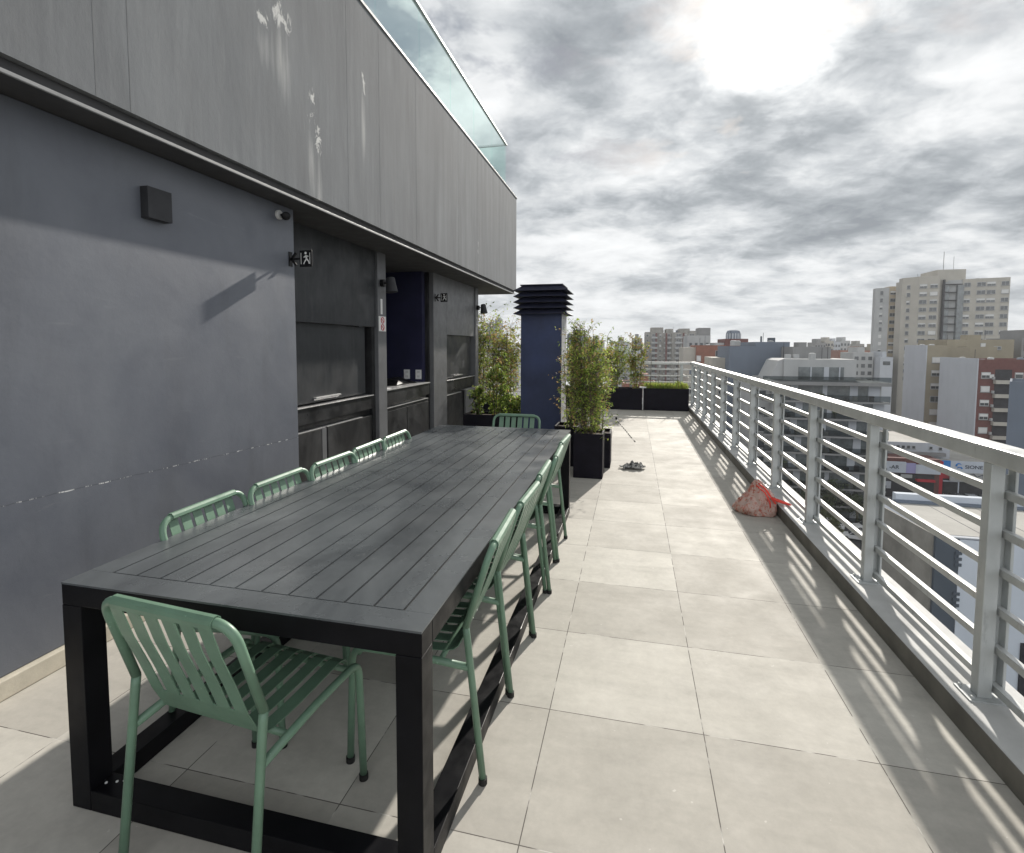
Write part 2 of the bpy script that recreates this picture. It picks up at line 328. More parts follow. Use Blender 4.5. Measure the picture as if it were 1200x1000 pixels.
# ------------------------------------------------------------------ mesh builder
class MB:
    def __init__(s): s.v = []; s.f = []; s.m = []
    def add(s, vs, fs, mi=0):
        o = len(s.v); s.v += [tuple(p) for p in vs]; s.f += [tuple(i+o for i in f) for f in fs]; s.m += [mi]*len(fs); return s
    def box(s, x0, x1, y0, y1, z0, z1, mi=0):
        return s.add([(x0,y0,z0),(x1,y0,z0),(x1,y1,z0),(x0,y1,z0),(x0,y0,z1),(x1,y0,z1),(x1,y1,z1),(x0,y1,z1)],
              [(0,3,2,1),(4,5,6,7),(0,1,5,4),(1,2,6,5),(2,3,7,6),(3,0,4,7)], mi)
    def prism(s, poly, z0, z1, mi=0):
        n = len(poly)
        return s.add([(x,y,z0) for x,y in poly]+[(x,y,z1) for x,y in poly],
              [tuple(range(n))[::-1], tuple(range(n,2*n))]+[(i,(i+1)%n,n+(i+1)%n,n+i) for i in range(n)], mi)
    def xprism(s, prof, x0, x1, mi=0):      # profile in (y,z), extruded along x
        n = len(prof)
        return s.add([(x0,y,z) for y,z in prof]+[(x1,y,z) for y,z in prof],
              [tuple(range(n)), tuple(range(n,2*n))[::-1]]+[(i,n+i,n+(i+1)%n,(i+1)%n) for i in range(n)], mi)
    def yprism(s, prof, y0, y1, mi=0):      # profile in (x,z), extruded along y
        n = len(prof)
        return s.add([(x,y0,z) for x,z in prof]+[(x,y1,z) for x,z in prof],
              [tuple(range(n)), tuple(range(n,2*n))[::-1]]+[(i,n+i,n+(i+1)%n,(i+1)%n) for i in range(n)], mi)
    def tube(s, pts, r, seg=10, mi=0, cap=True):
        pts = [Vector(p) for p in pts]; n = len(pts)
        rr = r if isinstance(r, (list, tuple)) else [r]*n
        prev = None; o = len(s.v)
        for i, p in enumerate(pts):
            d = (pts[min(i+1,n-1)]-pts[max(i-1,0)]).normalized()
            if prev is None:
                a = Vector((0,0,1)) if abs(d.z) < .9 else Vector((1,0,0)); u = d.cross(a).normalized()
            else: u = (prev - d*prev.dot(d)).normalized()
            prev = u; w = d.cross(u)
            for k in range(seg):
                t = 2*math.pi*k/seg; q = p+(u*math.cos(t)+w*math.sin(t))*rr[i]; s.v.append(tuple(q))
        for i in range(n-1):
            for k in range(seg):
                a = o+i*seg+k; b = o+i*seg+(k+1)%seg; s.f.append((a,b,b+seg,a+seg)); s.m.append(mi)
        if cap:
            s.f.append(tuple(o+k for k in range(seg))[::-1]); s.m.append(mi)
            s.f.append(tuple(o+(n-1)*seg+k for k in range(seg))); s.m.append(mi)
        return s
    def build(s, name, mats, parent=None, root=None, smooth=False, bevel=0, solid=0, local=False):
        if not isinstance(mats, (list, tuple)): mats = [mats]
        me = bpy.data.meshes.new(name); o = bpy.data.objects.new(name, me)
        if local: off = Vector((0,0,0))
        elif parent is not None: off = Vector((root or parent).get('org', (0,0,0)))
        else:
            xs = [v[0] for v in s.v]; ys = [v[1] for v in s.v]; zs = [v[2] for v in s.v]
            off = Vector(((min(xs)+max(xs))/2, (min(ys)+max(ys))/2, min(zs)))
        me.from_pydata([tuple(Vector(v)-off) for v in s.v], [], s.f)
        for m_ in mats: me.materials.append(m_)
        me.polygons.foreach_set('material_index', s.m)
        if smooth: me.polygons.foreach_set('use_smooth', [True]*len(s.f))
        me.update(); COL.objects.link(o)
        if parent is not None: o.parent = parent; 
        elif not local: o.location = off; o['org'] = tuple(off)
        if solid:
            d = o.modifiers.new('thickness', 'SOLIDIFY'); d.thickness = solid; d.offset = 0
        if bevel:
            d = o.modifiers.new('edge', 'BEVEL'); d.width = bevel; d.segments = 2; d.limit_method = 'ANGLE'; d.angle_limit = R(50)
        return o
def tag(o, label=None, cat=None, group=None, kind=None):
    if label: o['label'] = label
    if cat: o['category'] = cat
    if group: o['group'] = group
    if kind: o['kind'] = kind
    return o
def thing(name, loc, label, cat, group=None):
    o = bpy.data.objects.new(name, None); COL.objects.link(o); o.location = loc; o['org'] = tuple(loc); o.empty_display_size = .2
    return tag(o, label, cat, group)
def kids(o): return [c for c in COL.objects if c.parent == o]
def copy_tree(o, parent=None):
    c = o.copy(); COL.objects.link(c); c.parent = parent
    for ch in kids(o): copy_tree(ch, c)
    return c
def struct(o): o['kind'] = 'structure'; return o
def text_mb(txt, size, depth=.002, bold=False):
    cu = bpy.data.curves.new('lettering', 'FONT'); cu.body = txt; cu.size = size; cu.extrude = depth; cu.align_x = 'CENTER'; cu.align_y = 'CENTER'
    if bold: cu.offset = size*.02
    ob = bpy.data.objects.new('lettering', cu); COL.objects.link(ob)
    dg = bpy.context.evaluated_depsgraph_get(); me = bpy.data.meshes.new_from_object(ob.evaluated_get(dg))
    vs = [tuple(v.co) for v in me.vertices]; fs = [tuple(p.vertices) for p in me.polygons]
    bpy.data.objects.remove(ob); bpy.data.curves.remove(cu); bpy.data.meshes.remove(me); return vs, fs
def put_text(mb, txt, size, org, ux, uz, mi=0, sx=1, bold=False, depth=.002):
    vs, fs = text_mb(txt, size, depth, bold); org = Vector(org); ux = Vector(ux); uz = Vector(uz); un = ux.cross(uz)
    mb.add([org+ux*(v[0]*sx)+uz*v[1]+un*v[2] for v in vs], fs, mi); return mb

# ------------------------------------------------------------------ setting: terrace
END = 13.05
b = MB(); b.add([(-9,-4,0),(1.272,-4,0),(1.272,END-.2,0),(-9,END-.2,0)], [(0,1,2,3)])
f = b.build('terrace_floor', M['tiles'], local=True); struct(f)
b = MB(); b.box(-9, 1.55, -4, END+.1, -.35, -.006); b.box(-8.6, 1.2, -3.6, END-.3, -29, -.36)
struct(b.build('terrace_slab', M['cconc']))
b = MB()
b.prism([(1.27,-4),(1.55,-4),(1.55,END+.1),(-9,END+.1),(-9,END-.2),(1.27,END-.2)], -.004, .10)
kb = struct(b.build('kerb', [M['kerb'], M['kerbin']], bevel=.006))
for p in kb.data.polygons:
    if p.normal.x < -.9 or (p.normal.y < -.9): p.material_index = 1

# ------------------------------------------------------------------ building
WX, PX, PZ0, PZ1, WE = -2.58, -2.35, 2.545, 4.485, 3.60
roof_building = thing('rooftop_building', (-6, 3, 0), 'dark grey rooftop building with weathered overhanging parapet above the bar', 'building')
rb = roof_building
MB().box(-9, WX, -4, WE, .088, PZ0-.002).build('wall', M['wall'], rb, bevel=.004)
b = MB().box(-9, WX+.03, -4, WE+.002, .001, .086); b.build('plinth', M['stone'], rb, bevel=.005)
b = MB().box(-9, PX, -4, 10.5, PZ0+.06, PZ1-.02); up_ = b.build('parapet', M['render'], rb)
b = MB(); 
for y in (1.9, 2.065, 4.026, 4.592, 5.442, 6.86, 7.784, 9.1): MB().box(PX+.0002, PX+.0006, y, y+.004, PZ0+.062, PZ1-.03).build('render_joint', M['joint'], up_, root=rb)
b = MB().box(-9, PX-.035, -4, 10.46, PZ0, PZ0+.058); b.build('soffit', M['soffit'], rb)
b = MB().box(PX-.030, PX-.018, -4, 10.49, PZ0-.006, PZ0+.012); b.build('drip_trim', M['drip'], up_, root=rb, bevel=.003)
b = MB().box(PX-.30, PX+.012, -4, 10.52, PZ1-.018, PZ1+.012); b.build('coping', M['drip'], up_, root=rb, bevel=.003)
# bar front set back
BX = -2.82
b = MB(); b.box(-3.0, BX, WE+.001, 5.36, 1.70, PZ0-.001); b.box(-9, -2.86, WE+.002, 3.72, .0, PZ0-.002)
b.box(-2.95, BX, 5.0, 5.06, 1.69, 1.70)
b.build('upper_panel', M['bar'], rb)
b = MB(); b.box(-3.0, BX-.05, WE+.001, 5.20, .965, 1.698); b.build('shutter', M['bar'], rb)
b = MB(); b.box(BX-.05, BX-.02, 4.24, 4.66, 1.000, 1.012); b.box(BX-.05, BX-.045, 4.24, 4.66, .985, 1.0); b.build('shutter_handle', M['alu'], rb, bevel=.002)
b = MB(); b.box(-3.05, BX-.03, WE+.001, 5.30, .02, .715); b.box(-3.0, BX-.005, WE+.002, 5.28, .79, .935); b.box(-3.0, BX-.06, WE+.003, 5.30, .716, .789)
b.build('counter_front', M['bar2'], rb)
b = MB()
b.box(-3.0, BX+.012, WE+.003, 5.28, .936, .944); b.box(-3.0, BX-.012, WE+.003, 4.37, .716, .722); b.box(-3.0, BX-.012, 4.39, 5.06, .716, .722)
b.build('counter_edge', M['alu'], rb, bevel=.002)
b = MB(); b.box(BX-.03, BX-.010, WE+.02, 4.30, .04, .714); b.box(BX-.03, BX-.010, 4.40, 5.26, .04, .714); b.build('cabinet_door', M['bar2'], rb, bevel=.003)
b = MB(); b.box(BX-.028, BX-.008, 4.302, 4.372, .04, .712); b.box(BX-.008, BX+.004, 4.33, 4.36, .36, .42); b.build('cabinet_lock_strip', M['post'], rb)
MB().box(-3.05, BX+.025, 5.372, 5.575, .0, PZ0-.001).build('pillar', M['post'], rb, bevel=.004)
b = MB().box(-3.05, BX-.02, 5.30, 5.37, .0, PZ0-.003); b.build('pillar_reveal', M['bar2'], rb)
# opening interior
b = MB()
b.box(-4.9, -4.8, 4.4, 7.0, 0, PZ0-.003); b.box(-4.8, -2.93, 6.951, 7.05, 0, PZ0-.003); b.box(-4.8, -3.05, 4.4, 4.45, 0, PZ0-.003)
b.box(-4.8, -3.06, 4.45, 6.98, -.001, .01)
b.build('bar_interior', M['navy'], rb)
b = MB(); b.box(-3.4, BX-.02, 5.577, 6.94, .02, .74); b.box(-3.4, BX, 5.578, 6.93, .80, .955); b.box(-3.4, BX-.05, 5.58, 6.93, .741, .799)
b.box(BX-.019, BX-.006, 5.60, 6.18, .04, .70); b.box(BX-.019, BX-.006, 6.20, 6.92, .04, .70)
b.build('bar_counter', M['bar2'], rb)
b = MB(); b.box(-3.45, BX+.014, 5.578, 6.94, .957, .972); b.box(-3.0, BX-.006, 5.58, 6.9, .800, .806); b.box(-3.0, BX-.002, 5.58, 6.9, .742, .748); b.build('counter_edge', M['alu'], rb, bevel=.002)
b = MB(); b.box(-3.1, BX-.06, 7.052, 7.10, 0, PZ0-.004); b.build('reveal', M['bar2'], rb)
# right end: pillar + panels
b = MB(); b.box(-3.0, BX, 7.11, 7.66, 0, PZ0-.001); b.box(-3.0, BX, 7.663, 9.12, 1.66, PZ0-.001); b.build('upper_panel', M['post'], rb)
b = MB(); b.box(-3.0, BX-.05, 7.661, 9.02, .965, 1.658); b.build('shutter', M['bar'], rb)
b = MB(); b.box(BX-.05, BX-.02, 8.1, 8.5, .992, 1.004); b.build('shutter_handle', M['alu'], rb)
b = MB(); b.box(-3.0, BX-.005, 7.661, 9.10, .78, .935); b.box(-3.0, BX-.03, 7.661, 9.10, .02, .70); b.box(-3.0, BX-.06, 7.662, 9.10, .701, .779); b.build('counter_front', M['bar2'], rb)
b = MB(); b.box(-3.0, BX+.012, 7.662, 9.10, .936, .944); b.box(-3.0, BX-.012, 7.662, 8.4, .701, .707); b.box(-2.98, BX+.01, 8.56, 9.1, .72, .732); b.build('counter_edge', M['alu'], rb, bevel=.002)
b = MB(); b.box(BX-.02, BX+.008, 8.56, 9.1, .05, .719); b.build('cabinet_door', M['post'], rb)
MB().box(-3.0, BX+.02, 9.122, 9.30, 0, PZ0-.001).build('pillar', M['post'], rb, bevel=.004)
MB().box(-9, -3.001, 7.052, 9.28, 0, PZ0-.003).build('back_wall', M['wall'], rb)
MB().box(-9, -4.91, 3.6, 7.05, 0, PZ0-.003).build('back_wall', M['wall'], rb)
# pillar markings
b = MB(); put_text(b, '1', .24, (BX+.027, 5.455, 1.925), (0,1,0), (0,0,1), 0, sx=1.25, bold=True)
b.build('number', M['white'], rb)
b = MB(); b.box(BX+.026, BX+.029, 5.385, 5.555, 1.655, 1.825, 0)
for cz in (1.70, 1.78):
    pts = [(BX+.032, 5.47+.034*math.cos(t*math.pi/8), cz+.034*math.sin(t*math.pi/8)) for t in range(17)]
    b.tube(pts, .004, 6, 1)
    b.tube([(BX+.032, 5.445, cz+.022), (BX+.032, 5.495, cz-.022)], .003, 6, 1)
b.build('notice', [M['white'], M['redp']], rb)
b = MB(); put_text(b, '2', .20, (BX+.0225, 9.21, 1.93), (0,1,0), (0,0,1), 0, sx=.8, bold=True); b.build('number', M['cblind'], rb)
# glass balustrade on the parapet
gb = thing('glass_balustrade', (-2.42, 5, PZ1+.012), 'frameless green tinted glass balustrade with metal handrail above the parapet', 'balustrade')
GX, GE = -2.42, 9.88
ys = [-.55+1.045*i for i in range(11)]; ys = [y for y in ys if y < GE-.2]+[GE]
for i in range(len(ys)-1):
    MB().box(GX-.006, GX+.006, ys[i]+.006, ys[i+1]-.006, PZ1+.014, 5.30).build('glass_pane', M['glass'], gb)
for i in range(4):
    MB().box(GX-.012-1.05*(i+1), GX-.012-1.05*i-.012, GE-.012, GE, PZ1+.014, 5.30).build('glass_pane', M['glass'], gb)
b = MB().box(GX-.022, GX+.022, -1, GE+.02, 5.302, 5.335); b.box(GX-4.3, GX-.024, GE-.025, GE+.018, 5.302, 5.335); b.build('handrail', M['galv'], gb, bevel=.004)

# wall fittings ------------------------------------------------------
b = MB(); b.box(WX+.001, WX+.052, 2.30, 2.45, 2.178, 2.345); 
o = b.build('wall_light', M['lampgrey'], bevel=.002); tag(o, 'square dark slab wall light high on the grey wall', 'wall light')
t = thing('security_camera', (WX, 3.44, 2.46), 'small round white and black camera under the overhang at the wall corner', 'camera')
b = MB(); b.tube([(WX+.001,3.42,2.462),(WX+.018,3.42,2.462),(WX+.024,3.42,2.462)], [.034,.034,.026], 20); b.build('mount', M['white'], t, smooth=False)
b = MB(); b.tube([(WX+.024,3.42,2.460),(WX+.06,3.43,2.455)], .009, 10); b.tube([(WX+.035,3.46,2.455),(WX+.045,3.445,2.455),(WX+.085,3.40,2.445),(WX+.088,3.395,2.445)], [.022,.03,.03,.024], 18); b.build('camera_body', M['black'], t, smooth=True)
def blade_sign(y, xw, z, label):
    t = thing('exit_sign', (xw, y, z), label, 'sign')
    b = MB(); k = .006
    b.box(xw+.001, xw+.085, y-k, y+k, z-.007, z+.007)
    for s_ in (1, -1):
        a = Vector((xw+.014, 0, z)); e_ = Vector((xw+.052, 0, z+.048*s_)); n = (e_-a).normalized(); w = Vector((-n.z, 0, n.x))*.008
        P = [a-w, e_-w, e_+w, a+w]
        b.add([(p.x,y-k,p.z) for p in P]+[(p.x,y+k,p.z) for p in P], [(0,1,2,3),(7,6,5,4),(0,4,5,1),(1,5,6,2),(2,6,7,3),(3,7,4,0)])
    b.box(xw+.001, xw+.006, y-.02, y+.02, z-.055, z+.055)
    b.build('arrow', M['black'], t)
    b = MB(); x0, x1, z0, z1 = xw+.086, xw+.190, z-.062, z+.062
    b.box(x0,x1,y-k,y+k,z0,z1); b.build('panel', M['black'], t, bevel=.002)
    b = MB(); yy = y-k-.0015
    def q(ax, az, bx, bz, w_=.005):
        d = Vector((bx-ax, 0, bz-az)); n_ = Vector((-d.z, 0, d.x)).normalized()*w_
        b.add([(x0+ax-n_.x,yy,z0+az-n_.z),(x0+bx-n_.x,yy,z0+bz-n_.z),(x0+bx+n_.x,yy,z0+bz+n_.z),(x0+ax+n_.x,yy,z0+az+n_.z)], [(0,1,2,3)])
    q(.014,.02,.014,.105,.0025); q(.09,.02,.09,.105,.0025)                 # door jambs
    q(.055,.088,.062,.058,.007); q(.062,.060,.045,.038); q(.045,.038,.036,.020,.004); q(.062,.058,.078,.042); q(.078,.042,.084,.022,.004)
    q(.056,.084,.038,.070,.004); q(.058,.084,.078,.076,.004)
    hd = [(x0+.054+.010*math.cos(a*math.pi/5), yy, z0+.103+.010*math.sin(a*math.pi/5)) for a in range(10)]; b.add(hd, [tuple(range(10))])
    b.build('pictogram', M['white'], t)
blade_sign(3.55, WX, 2.157, 'black arrow and running figure sign projecting from the grey wall corner')
blade_sign(7.18, BX, 2.188, 'smaller looking black arrow sign projecting beside the far shuttered panel')
def spot(y, z, label):
    t = thing('wall_lamp', (BX, y, z), label, 'lamp', 'black spot lamps on the bar pillars')
    x = BX+.022
    MB().tube([(x,y,z),(x+.045,y,z)], .042, 18).build('mount', M['black'], t)
    MB().tube([(x+.045,y,z),(x+.09,y,z+.0),(x+.105,y,z+.02)], .009, 10).build('arm', M['black'], t, smooth=True)
    c = Vector((x+.125, y, z-.02)); d = Vector((.12,-.05,-.98)).normalized()
    MB().tube([c-d*.085,c-d*.075,c+d*.0,c+d*.085,c+d*.085,c+d*.07],[.03,.046,.055,.068,.060,.05],22).build('shade', M['lampgrey'], t, smooth=False)
spot(5.46, 2.20, 'nearer black spot lamp on the pillar marked 1'); spot(9.21, 2.185, 'far black spot lamp on the end pillar against the sky')
# things on the bar counter
def outlet(x, label):
    t = thing('socket_plate', (x,6.95,1.08), label, 'socket', 'white sockets on the navy wall')
    MB().box(x-.045,x+.045,6.942,6.9505,1.01,1.145).build('plate', M['white'], t, bevel=.002)
    b = MB()
    for dz in (.035,-.03): b.box(x-.02,x+.02,6.9395,6.9415,1.078+dz-.015,1.078+dz+.015)
    b.build('socket', M['cblind'], t)
outlet(-3.17, 'left white socket plate with a cable plugged in above the bar counter'); outlet(-2.99, 'right white socket plate nearer the reveal above the bar counter')
t = thing('water_bottle', (-2.93,5.72,.972), 'clear plastic bottle standing on the bar counter by the pillar', 'bottle')
MB().tube([(-2.93,5.72,.973),(-2.93,5.72,1.09),(-2.93,5.72,1.15),(-2.93,5.72,1.18)],[.032,.032,.026,.012],16).build('bottle_body', M['bottle'], t, smooth=True)
MB().tube([(-2.93,5.72,1.04),(-2.93,5.72,1.10)],.0335,16,cap=False).build('label_band', M['csign'], t)
MB().tube([(-2.93,5.72,1.181),(-2.93,5.72,1.20)],.014,12).build('cap', M['white'], t)
b = MB(); b.tube([(-3.17,6.93,1.10),(-3.14,6.86,1.08),(-3.12,6.80,1.0),(-3.10,6.6,.98),(-3.04,6.45,.982)],.004,8); tag(b.build('white_cable', M['white'], smooth=True), 'thin white cable running from the socket to the bar counter', 'cable')
b = MB(); b.add([(-3.2,6.1,.973),(-2.95,6.15,.973),(-2.92,6.75,.973),(-3.2,6.8,.973),(-3.16,6.25,1.06),(-3.0,6.3,1.03),(-3.0,6.6,1.0),(-3.15,6.6,1.07)],[(0,3,2,1),(4,5,6,7),(0,1,5,4),(1,2,6,5),(2,3,7,6),(3,0,4,7)])
tag(b.build('folded_bag', M['black'], bevel=.02), 'soft black bag lying on the bar counter', 'bag')
b = MB(); b.box(-2.95,-2.85,5.62,5.80,.9725,.978); b.add([(-2.93,5.63,.979),(-2.86,5.65,.979),(-2.88,5.74,1.01),(-2.94,5.72,1.0)],[(0,1,2,3)]); tag(b.build('napkins', M['white']), 'few crumpled white napkins on the counter edge', 'napkin')
b = MB(); b.box(-3.9,-3.5,6.93,6.949,1.62,1.85); tag(b.build('wall_screen', M['screen'], bevel=.004), 'dark blank screen on the navy wall inside the bar', 'screen')

# ------------------------------------------------------------------ chimney
cm = thing('ventilation_chimney', (-1.2,7.3,0), 'navy blue square ventilation shaft with stacked louvred cap beyond the table', 'chimney')
b = MB(); b.box(-1.500,-.935,7.0,7.52,0,1.93); o = b.build('shaft', [M['chim'], M['chims']], cm, bevel=.004)
for p in o.data.polygons:
    if abs(p.normal.x) > .9: p.material_index = 1
for i in range(5):
    z = 1.935+i*.078; e0 = .015; e1 = .088; b = MB()
    x0, x1, y0, y1 = -1.500, -.935, 7.0, 7.52
    A = [(x0-e1,y0-e1,z-.012),(x1+e1,y0-e1,z-.012),(x1+e1,y1+e1,z-.012),(x0-e1,y1+e1,z-.012)]
    B = [(x0+e0,y0+e0,z+.062),(x1-e0,y0+e0,z+.062),(x1-e0,y1-e0,z+.062),(x0+e0,y1-e0,z+.062)]
    A2 = [(p[0],p[1],p[2]+.006) for p in A]
    b.add(A+A2+B, [(0,3,2,1),(0,1,5,4),(1,2,6,5),(2,3,7,6),(3,0,4,7),(4,5,9,8),(5,6,10,9),(6,7,11,10),(7,4,8,11),(8,9,10,11)])
    b.build('louvre', M['louv'], cm)
MB().box(-1.46,-.975,7.04,7.48,1.93,2.30).build('core', M['louv'], cm)
b = MB(); b.box(-1.51,-.925,6.99,7.53,2.312,2.325); b.build('cap', M['louv'], cm)
b = MB()
for x, z in ((-1.452,.32),(-1.05,.335)): b.tube([(x,6.9985,z),(x,6.990,z)], .014, 10)
b.build('screw', M['white'], cm)

# ------------------------------------------------------------------ table
TX0, TX1, TY0, TY1, TZ = -1.745, -.525, 1.225, 4.575, .75
tb = thing('dining_table', ((TX0+TX1)/2,(TY0+TY1)/2,0), 'long charcoal metal slatted dining table on black frame legs', 'table')
b = MB(); n = 13; w = (TX1-TX0)/n; g_ = .0038; bw = .092
for i in range(n):
    x0 = TX0+i*w+(g_ if i else 0); x1 = TX0+(i+1)*w-(g_ if i < n-1 else 0)
    if i in (0, n-1): b.box(x0,x1,TY0+bw+.001,TY1-bw-.001,TZ-.006,TZ)
    else: b.box(x0,x1,TY0+bw+.004,TY1-bw-.004,TZ-.006,TZ)
b.box(TX0,TX1,TY0,TY0+bw,TZ-.006,TZ); b.box(TX0,TX1,TY1-bw,TY1,TZ-.006,TZ)
b.build('tabletop', M['table'], tb)
MB().box(TX0+.05,TX1-.05,TY0+.08,TY1-.08,TZ-.011,TZ-.0085).build('gap_dark_sheet', M['rubber'], tb)  # added black sheet, blocks the sunlit floor so slat gaps stay dark
b = MB()
for y in (2.0, 2.9, 3.8): b.box(TX0+.05,TX1-.05,y-.02,y+.02,TZ-.05,TZ-.0112)
b.build('crossbar', M['leg'], tb)
Lw = .076
b = MB(); b.box(TX0+.0,TX1-.0,TY0+.001,TY0+Lw-.001,TZ-.072,TZ-.0065); b.box(TX0,TX1,TY1-Lw+.001,TY1-.001,TZ-.072,TZ-.0065)
b.box(TX0,TX0+.04,TY0+Lw,TY1-Lw,TZ-.072,TZ-.0065); b.box(TX1-.04,TX1,TY0+Lw,TY1-Lw,TZ-.072,TZ-.0065)
b.build('apron', M['leg'], tb, bevel=.002)
for x0 in (TX0, TX1-Lw):
    for y0 in (TY0, TY1-Lw):
        MB().box(x0,x0+Lw,y0,y0+Lw,.002,TZ-.0725).build('leg', M['leg'], tb, bevel=.002)
b = MB(); h = .070
b.box(TX0+Lw+.001,TX1-Lw-.001,TY0,TY0+Lw,.002,h); b.box(TX0+Lw+.001,TX1-Lw-.001,TY1-Lw,TY1,.002,h)
b.box(TX0,TX0+Lw,TY0+Lw+.001,TY1-Lw-.001,.002,h); b.box(TX1-Lw,TX1,TY0+Lw+.001,TY1-Lw-.001,.002,h)
b.build('base_bar', M['leg'], tb, bevel=.002)
b = MB()
for dx in (.02,.05,.07): b.tube([(TX0+Lw+dx,TY0+.028+dx*.4,h),(TX0+Lw+dx,TY0+.028+dx*.4,h+.003)], .004, 8)
b.build('screw', M['white'], tb)

# ------------------------------------------------------------------ chairs
def arc(c, a0, a1, r, n, plane):  # points on an arc in a plane given by two vectors
    u, w = plane; return [Vector(c)+Vector(u)*(r*math.cos(a0+(a1-a0)*i/n))+Vector(w)*(r*math.sin(a0+(a1-a0)*i/n)) for i in range(n+1)]
def smooth_path(P, rad, n=6):
    P = [Vector(p) for p in P]; out = [P[0]]
    for i in range(1, len(P)-1):
        a = (P[i-1]-P[i]); c = (P[i+1]-P[i]); r_ = min(rad, a.length*.45, c.length*.45)
        p0 = P[i]+a.normalized()*r_; p2 = P[i]+c.normalized()*r_
        for k in range(n+1):
            t = k/n; out.append(p0*(1-t)**2+P[i]*2*t*(1-t)+p2*t*t)
    out.append(P[-1]); return out
def make_chair():
    t = bpy.data.objects.new('slatted_chair', None); COL.objects.link(t); t.empty_display_size = .2
    G = M['green']; r = .0125
    for s in (-1, 1):
        leg = MB().tube(smooth_path([(s*.234,-.25,.012),(s*.230,-.196,.50),(s*.230,-.190,.545)], .03), r, 12).build('leg', G, t, smooth=True, local=True)
        MB().tube([(s*.234,-.25,.001),(s*.234,-.25,.022)], .0155, 12).build('foot_cap', M['rubber'], leg, local=True)
        leg = MB().tube(smooth_path([(s*.234,.24,.012),(s*.231,.225,.432),(s*.230,.0,.425),(s*.230,-.20,.405)], .055, 8), r, 12).build('leg', G, t, smooth=True, local=True)
        MB().tube([(s*.234,.24,.001),(s*.234,.24,.022)], .0155, 12).build('foot_cap', M['rubber'], leg, local=True)
    P = [(-.213,-.190,.545),(-.212,-.268,.79),(-.150,-.283,.822),(.150,-.283,.822),(.212,-.268,.79),(.213,-.190,.545)]
    P = smooth_path([(-.230,-.190,.545),(-.226,-.276,.818),(.226,-.276,.818),(.230,-.190,.545)], .066, 10)
    MB().tube(P, r, 12).build('back_frame', G, t, smooth=True, local=True)
    for yy in (-.095, .205): MB().tube([(-.228,yy,.408),(.228,yy,.408)], .010, 10).build('crossbar', G, t, smooth=True, local=True)
    # pressed sheet: slots between six strips, wrapped over the top rail and bent into the seat
    def sheet(prof, slot0, slot1, name):
        nx = 6; sw = .017; tw = .348; st = (tw-sw*5)/6
        xs = [-tw/2]; kind = []
        for i in range(6):
            xs.append(xs[-1]+st); kind.append(0)
            if i < 5: xs.append(xs[-1]+sw); kind.append(1)
        b = MB(); n = len(xs)
        for (y, z) in prof: b.v += [(x, y, z) for x in xs]
        for j in range(len(prof)-1):
            for i in range(n-1):
                if kind[i] and slot0 <= j < slot1: continue
                a = j*n+i; b.f.append((a,a+1,a+1+n,a+n)); b.m.append(0)
        return b.build(name, G, t, smooth=False, solid=.003, local=True)
    pr = [(-.2755+.0155*math.cos(a), .818+.0155*math.sin(a)) for a in (R(-10), R(30), R(70), R(110), R(150), R(185))]
    P1 = pr[-1]
    prof = pr+[(-.2885,.804),(-.262,.72),(-.222,.62),(-.186,.52),(-.160,.465)]
    bend = [(-.146,.440),(-.128,.426),(-.10,.420)]
    sheet(prof+bend[:2], 6, 9, 'backrest')
    seat = [(-.128,.4262),(-.10,.4195),(-.06,.418),(0,.418),(.08,.422),(.16,.428),(.20,.430),(.226,.424),(.242,.408),(.246,.396)]
    sheet(seat, 1, 7, 'seat')
    return t
chair = make_chair()
near_l = 'green slatted metal chair at the near table end with its back to the viewer'
ordn = ['nearest', 'second', 'third', 'fourth', 'farthest']
spots = [(-1.135, 1.325, R(-5), near_l), (-1.085, 4.615, R(180), 'green chair at the far end of the table in front of the navy chimney')]
for i, y in enumerate((1.845, 2.315, 2.79, 3.255, 3.72)):
    spots.append((-.735+(.0, .008, -.004, .010, -.006)[i], y, R(90+(2.5, -1.5, 1, 2, -2)[i]), f'green chair on the open walkway side of the table, {ordn[i]} of its five'))
for i, y in enumerate((1.83, 2.28, 2.73, 3.18, 3.60)):
    spots.append((-1.465+(-.03, -.01, 0.01, 0, 0)[i], y, R(-90+(2, 0, -1, 1, 1)[i]), f'green chair on the wall side of the table, {ordn[i]} of its five'))
for i, (x, y, a, lab) in enumerate(spots):
    c = chair if i == 0 else copy_tree(chair)
    c.location = (x, y, 0); c.rotation_euler = (0, 0, a); tag(c, lab, 'chair', 'green chairs around the long table')

# ------------------------------------------------------------------ railings
rl = thing('metal_railing', (1.41,6,.1), 'long galvanised railing with flat posts and six bars along the right edge', 'railing')
HX0, HX1 = 1.352, 1.452
py_ = [-.77+1.05*i for i in range(14)]
MB().box(HX0,HX1,-1.2,END+.06,1.047,1.112).build('handrail', M['rail'], rl, bevel=.006)
for z in (.145,.303,.460,.616,.770,.925):
    MB().box(1.412,1.438,-1.2,END+.03,z-.0155,z+.0155).build('bar', M['rail'], rl, bevel=.002)
for y in py_:
    MB().box(1.357,1.405,y-.024,y+.024,.106,1.046).box(1.4055,1.4115,y-.010,y+.016,.12,1.0).box(1.4385,1.450,y-.022,y+.022,.12,1.0463).box(1.412,1.438,y+.012,y+.018,.12,1.0).build('post', M['galv'], rl, bevel=.003)
    pl = MB().box(1.318,1.455,y-.050,y+.060,.1005,.1065)
    for bx, by in ((1.334,y-.036),(1.334,y+.046),(1.440,y+.046)): pl.tube([(bx,by,.1065),(bx,by,.118)],.007,6)
    pl.build('base_plate', M['galv'], rl)
fr = thing('metal_railing', (-3,END,.1), 'galvanised railing across the far end of the terrace behind the planters', 'railing')
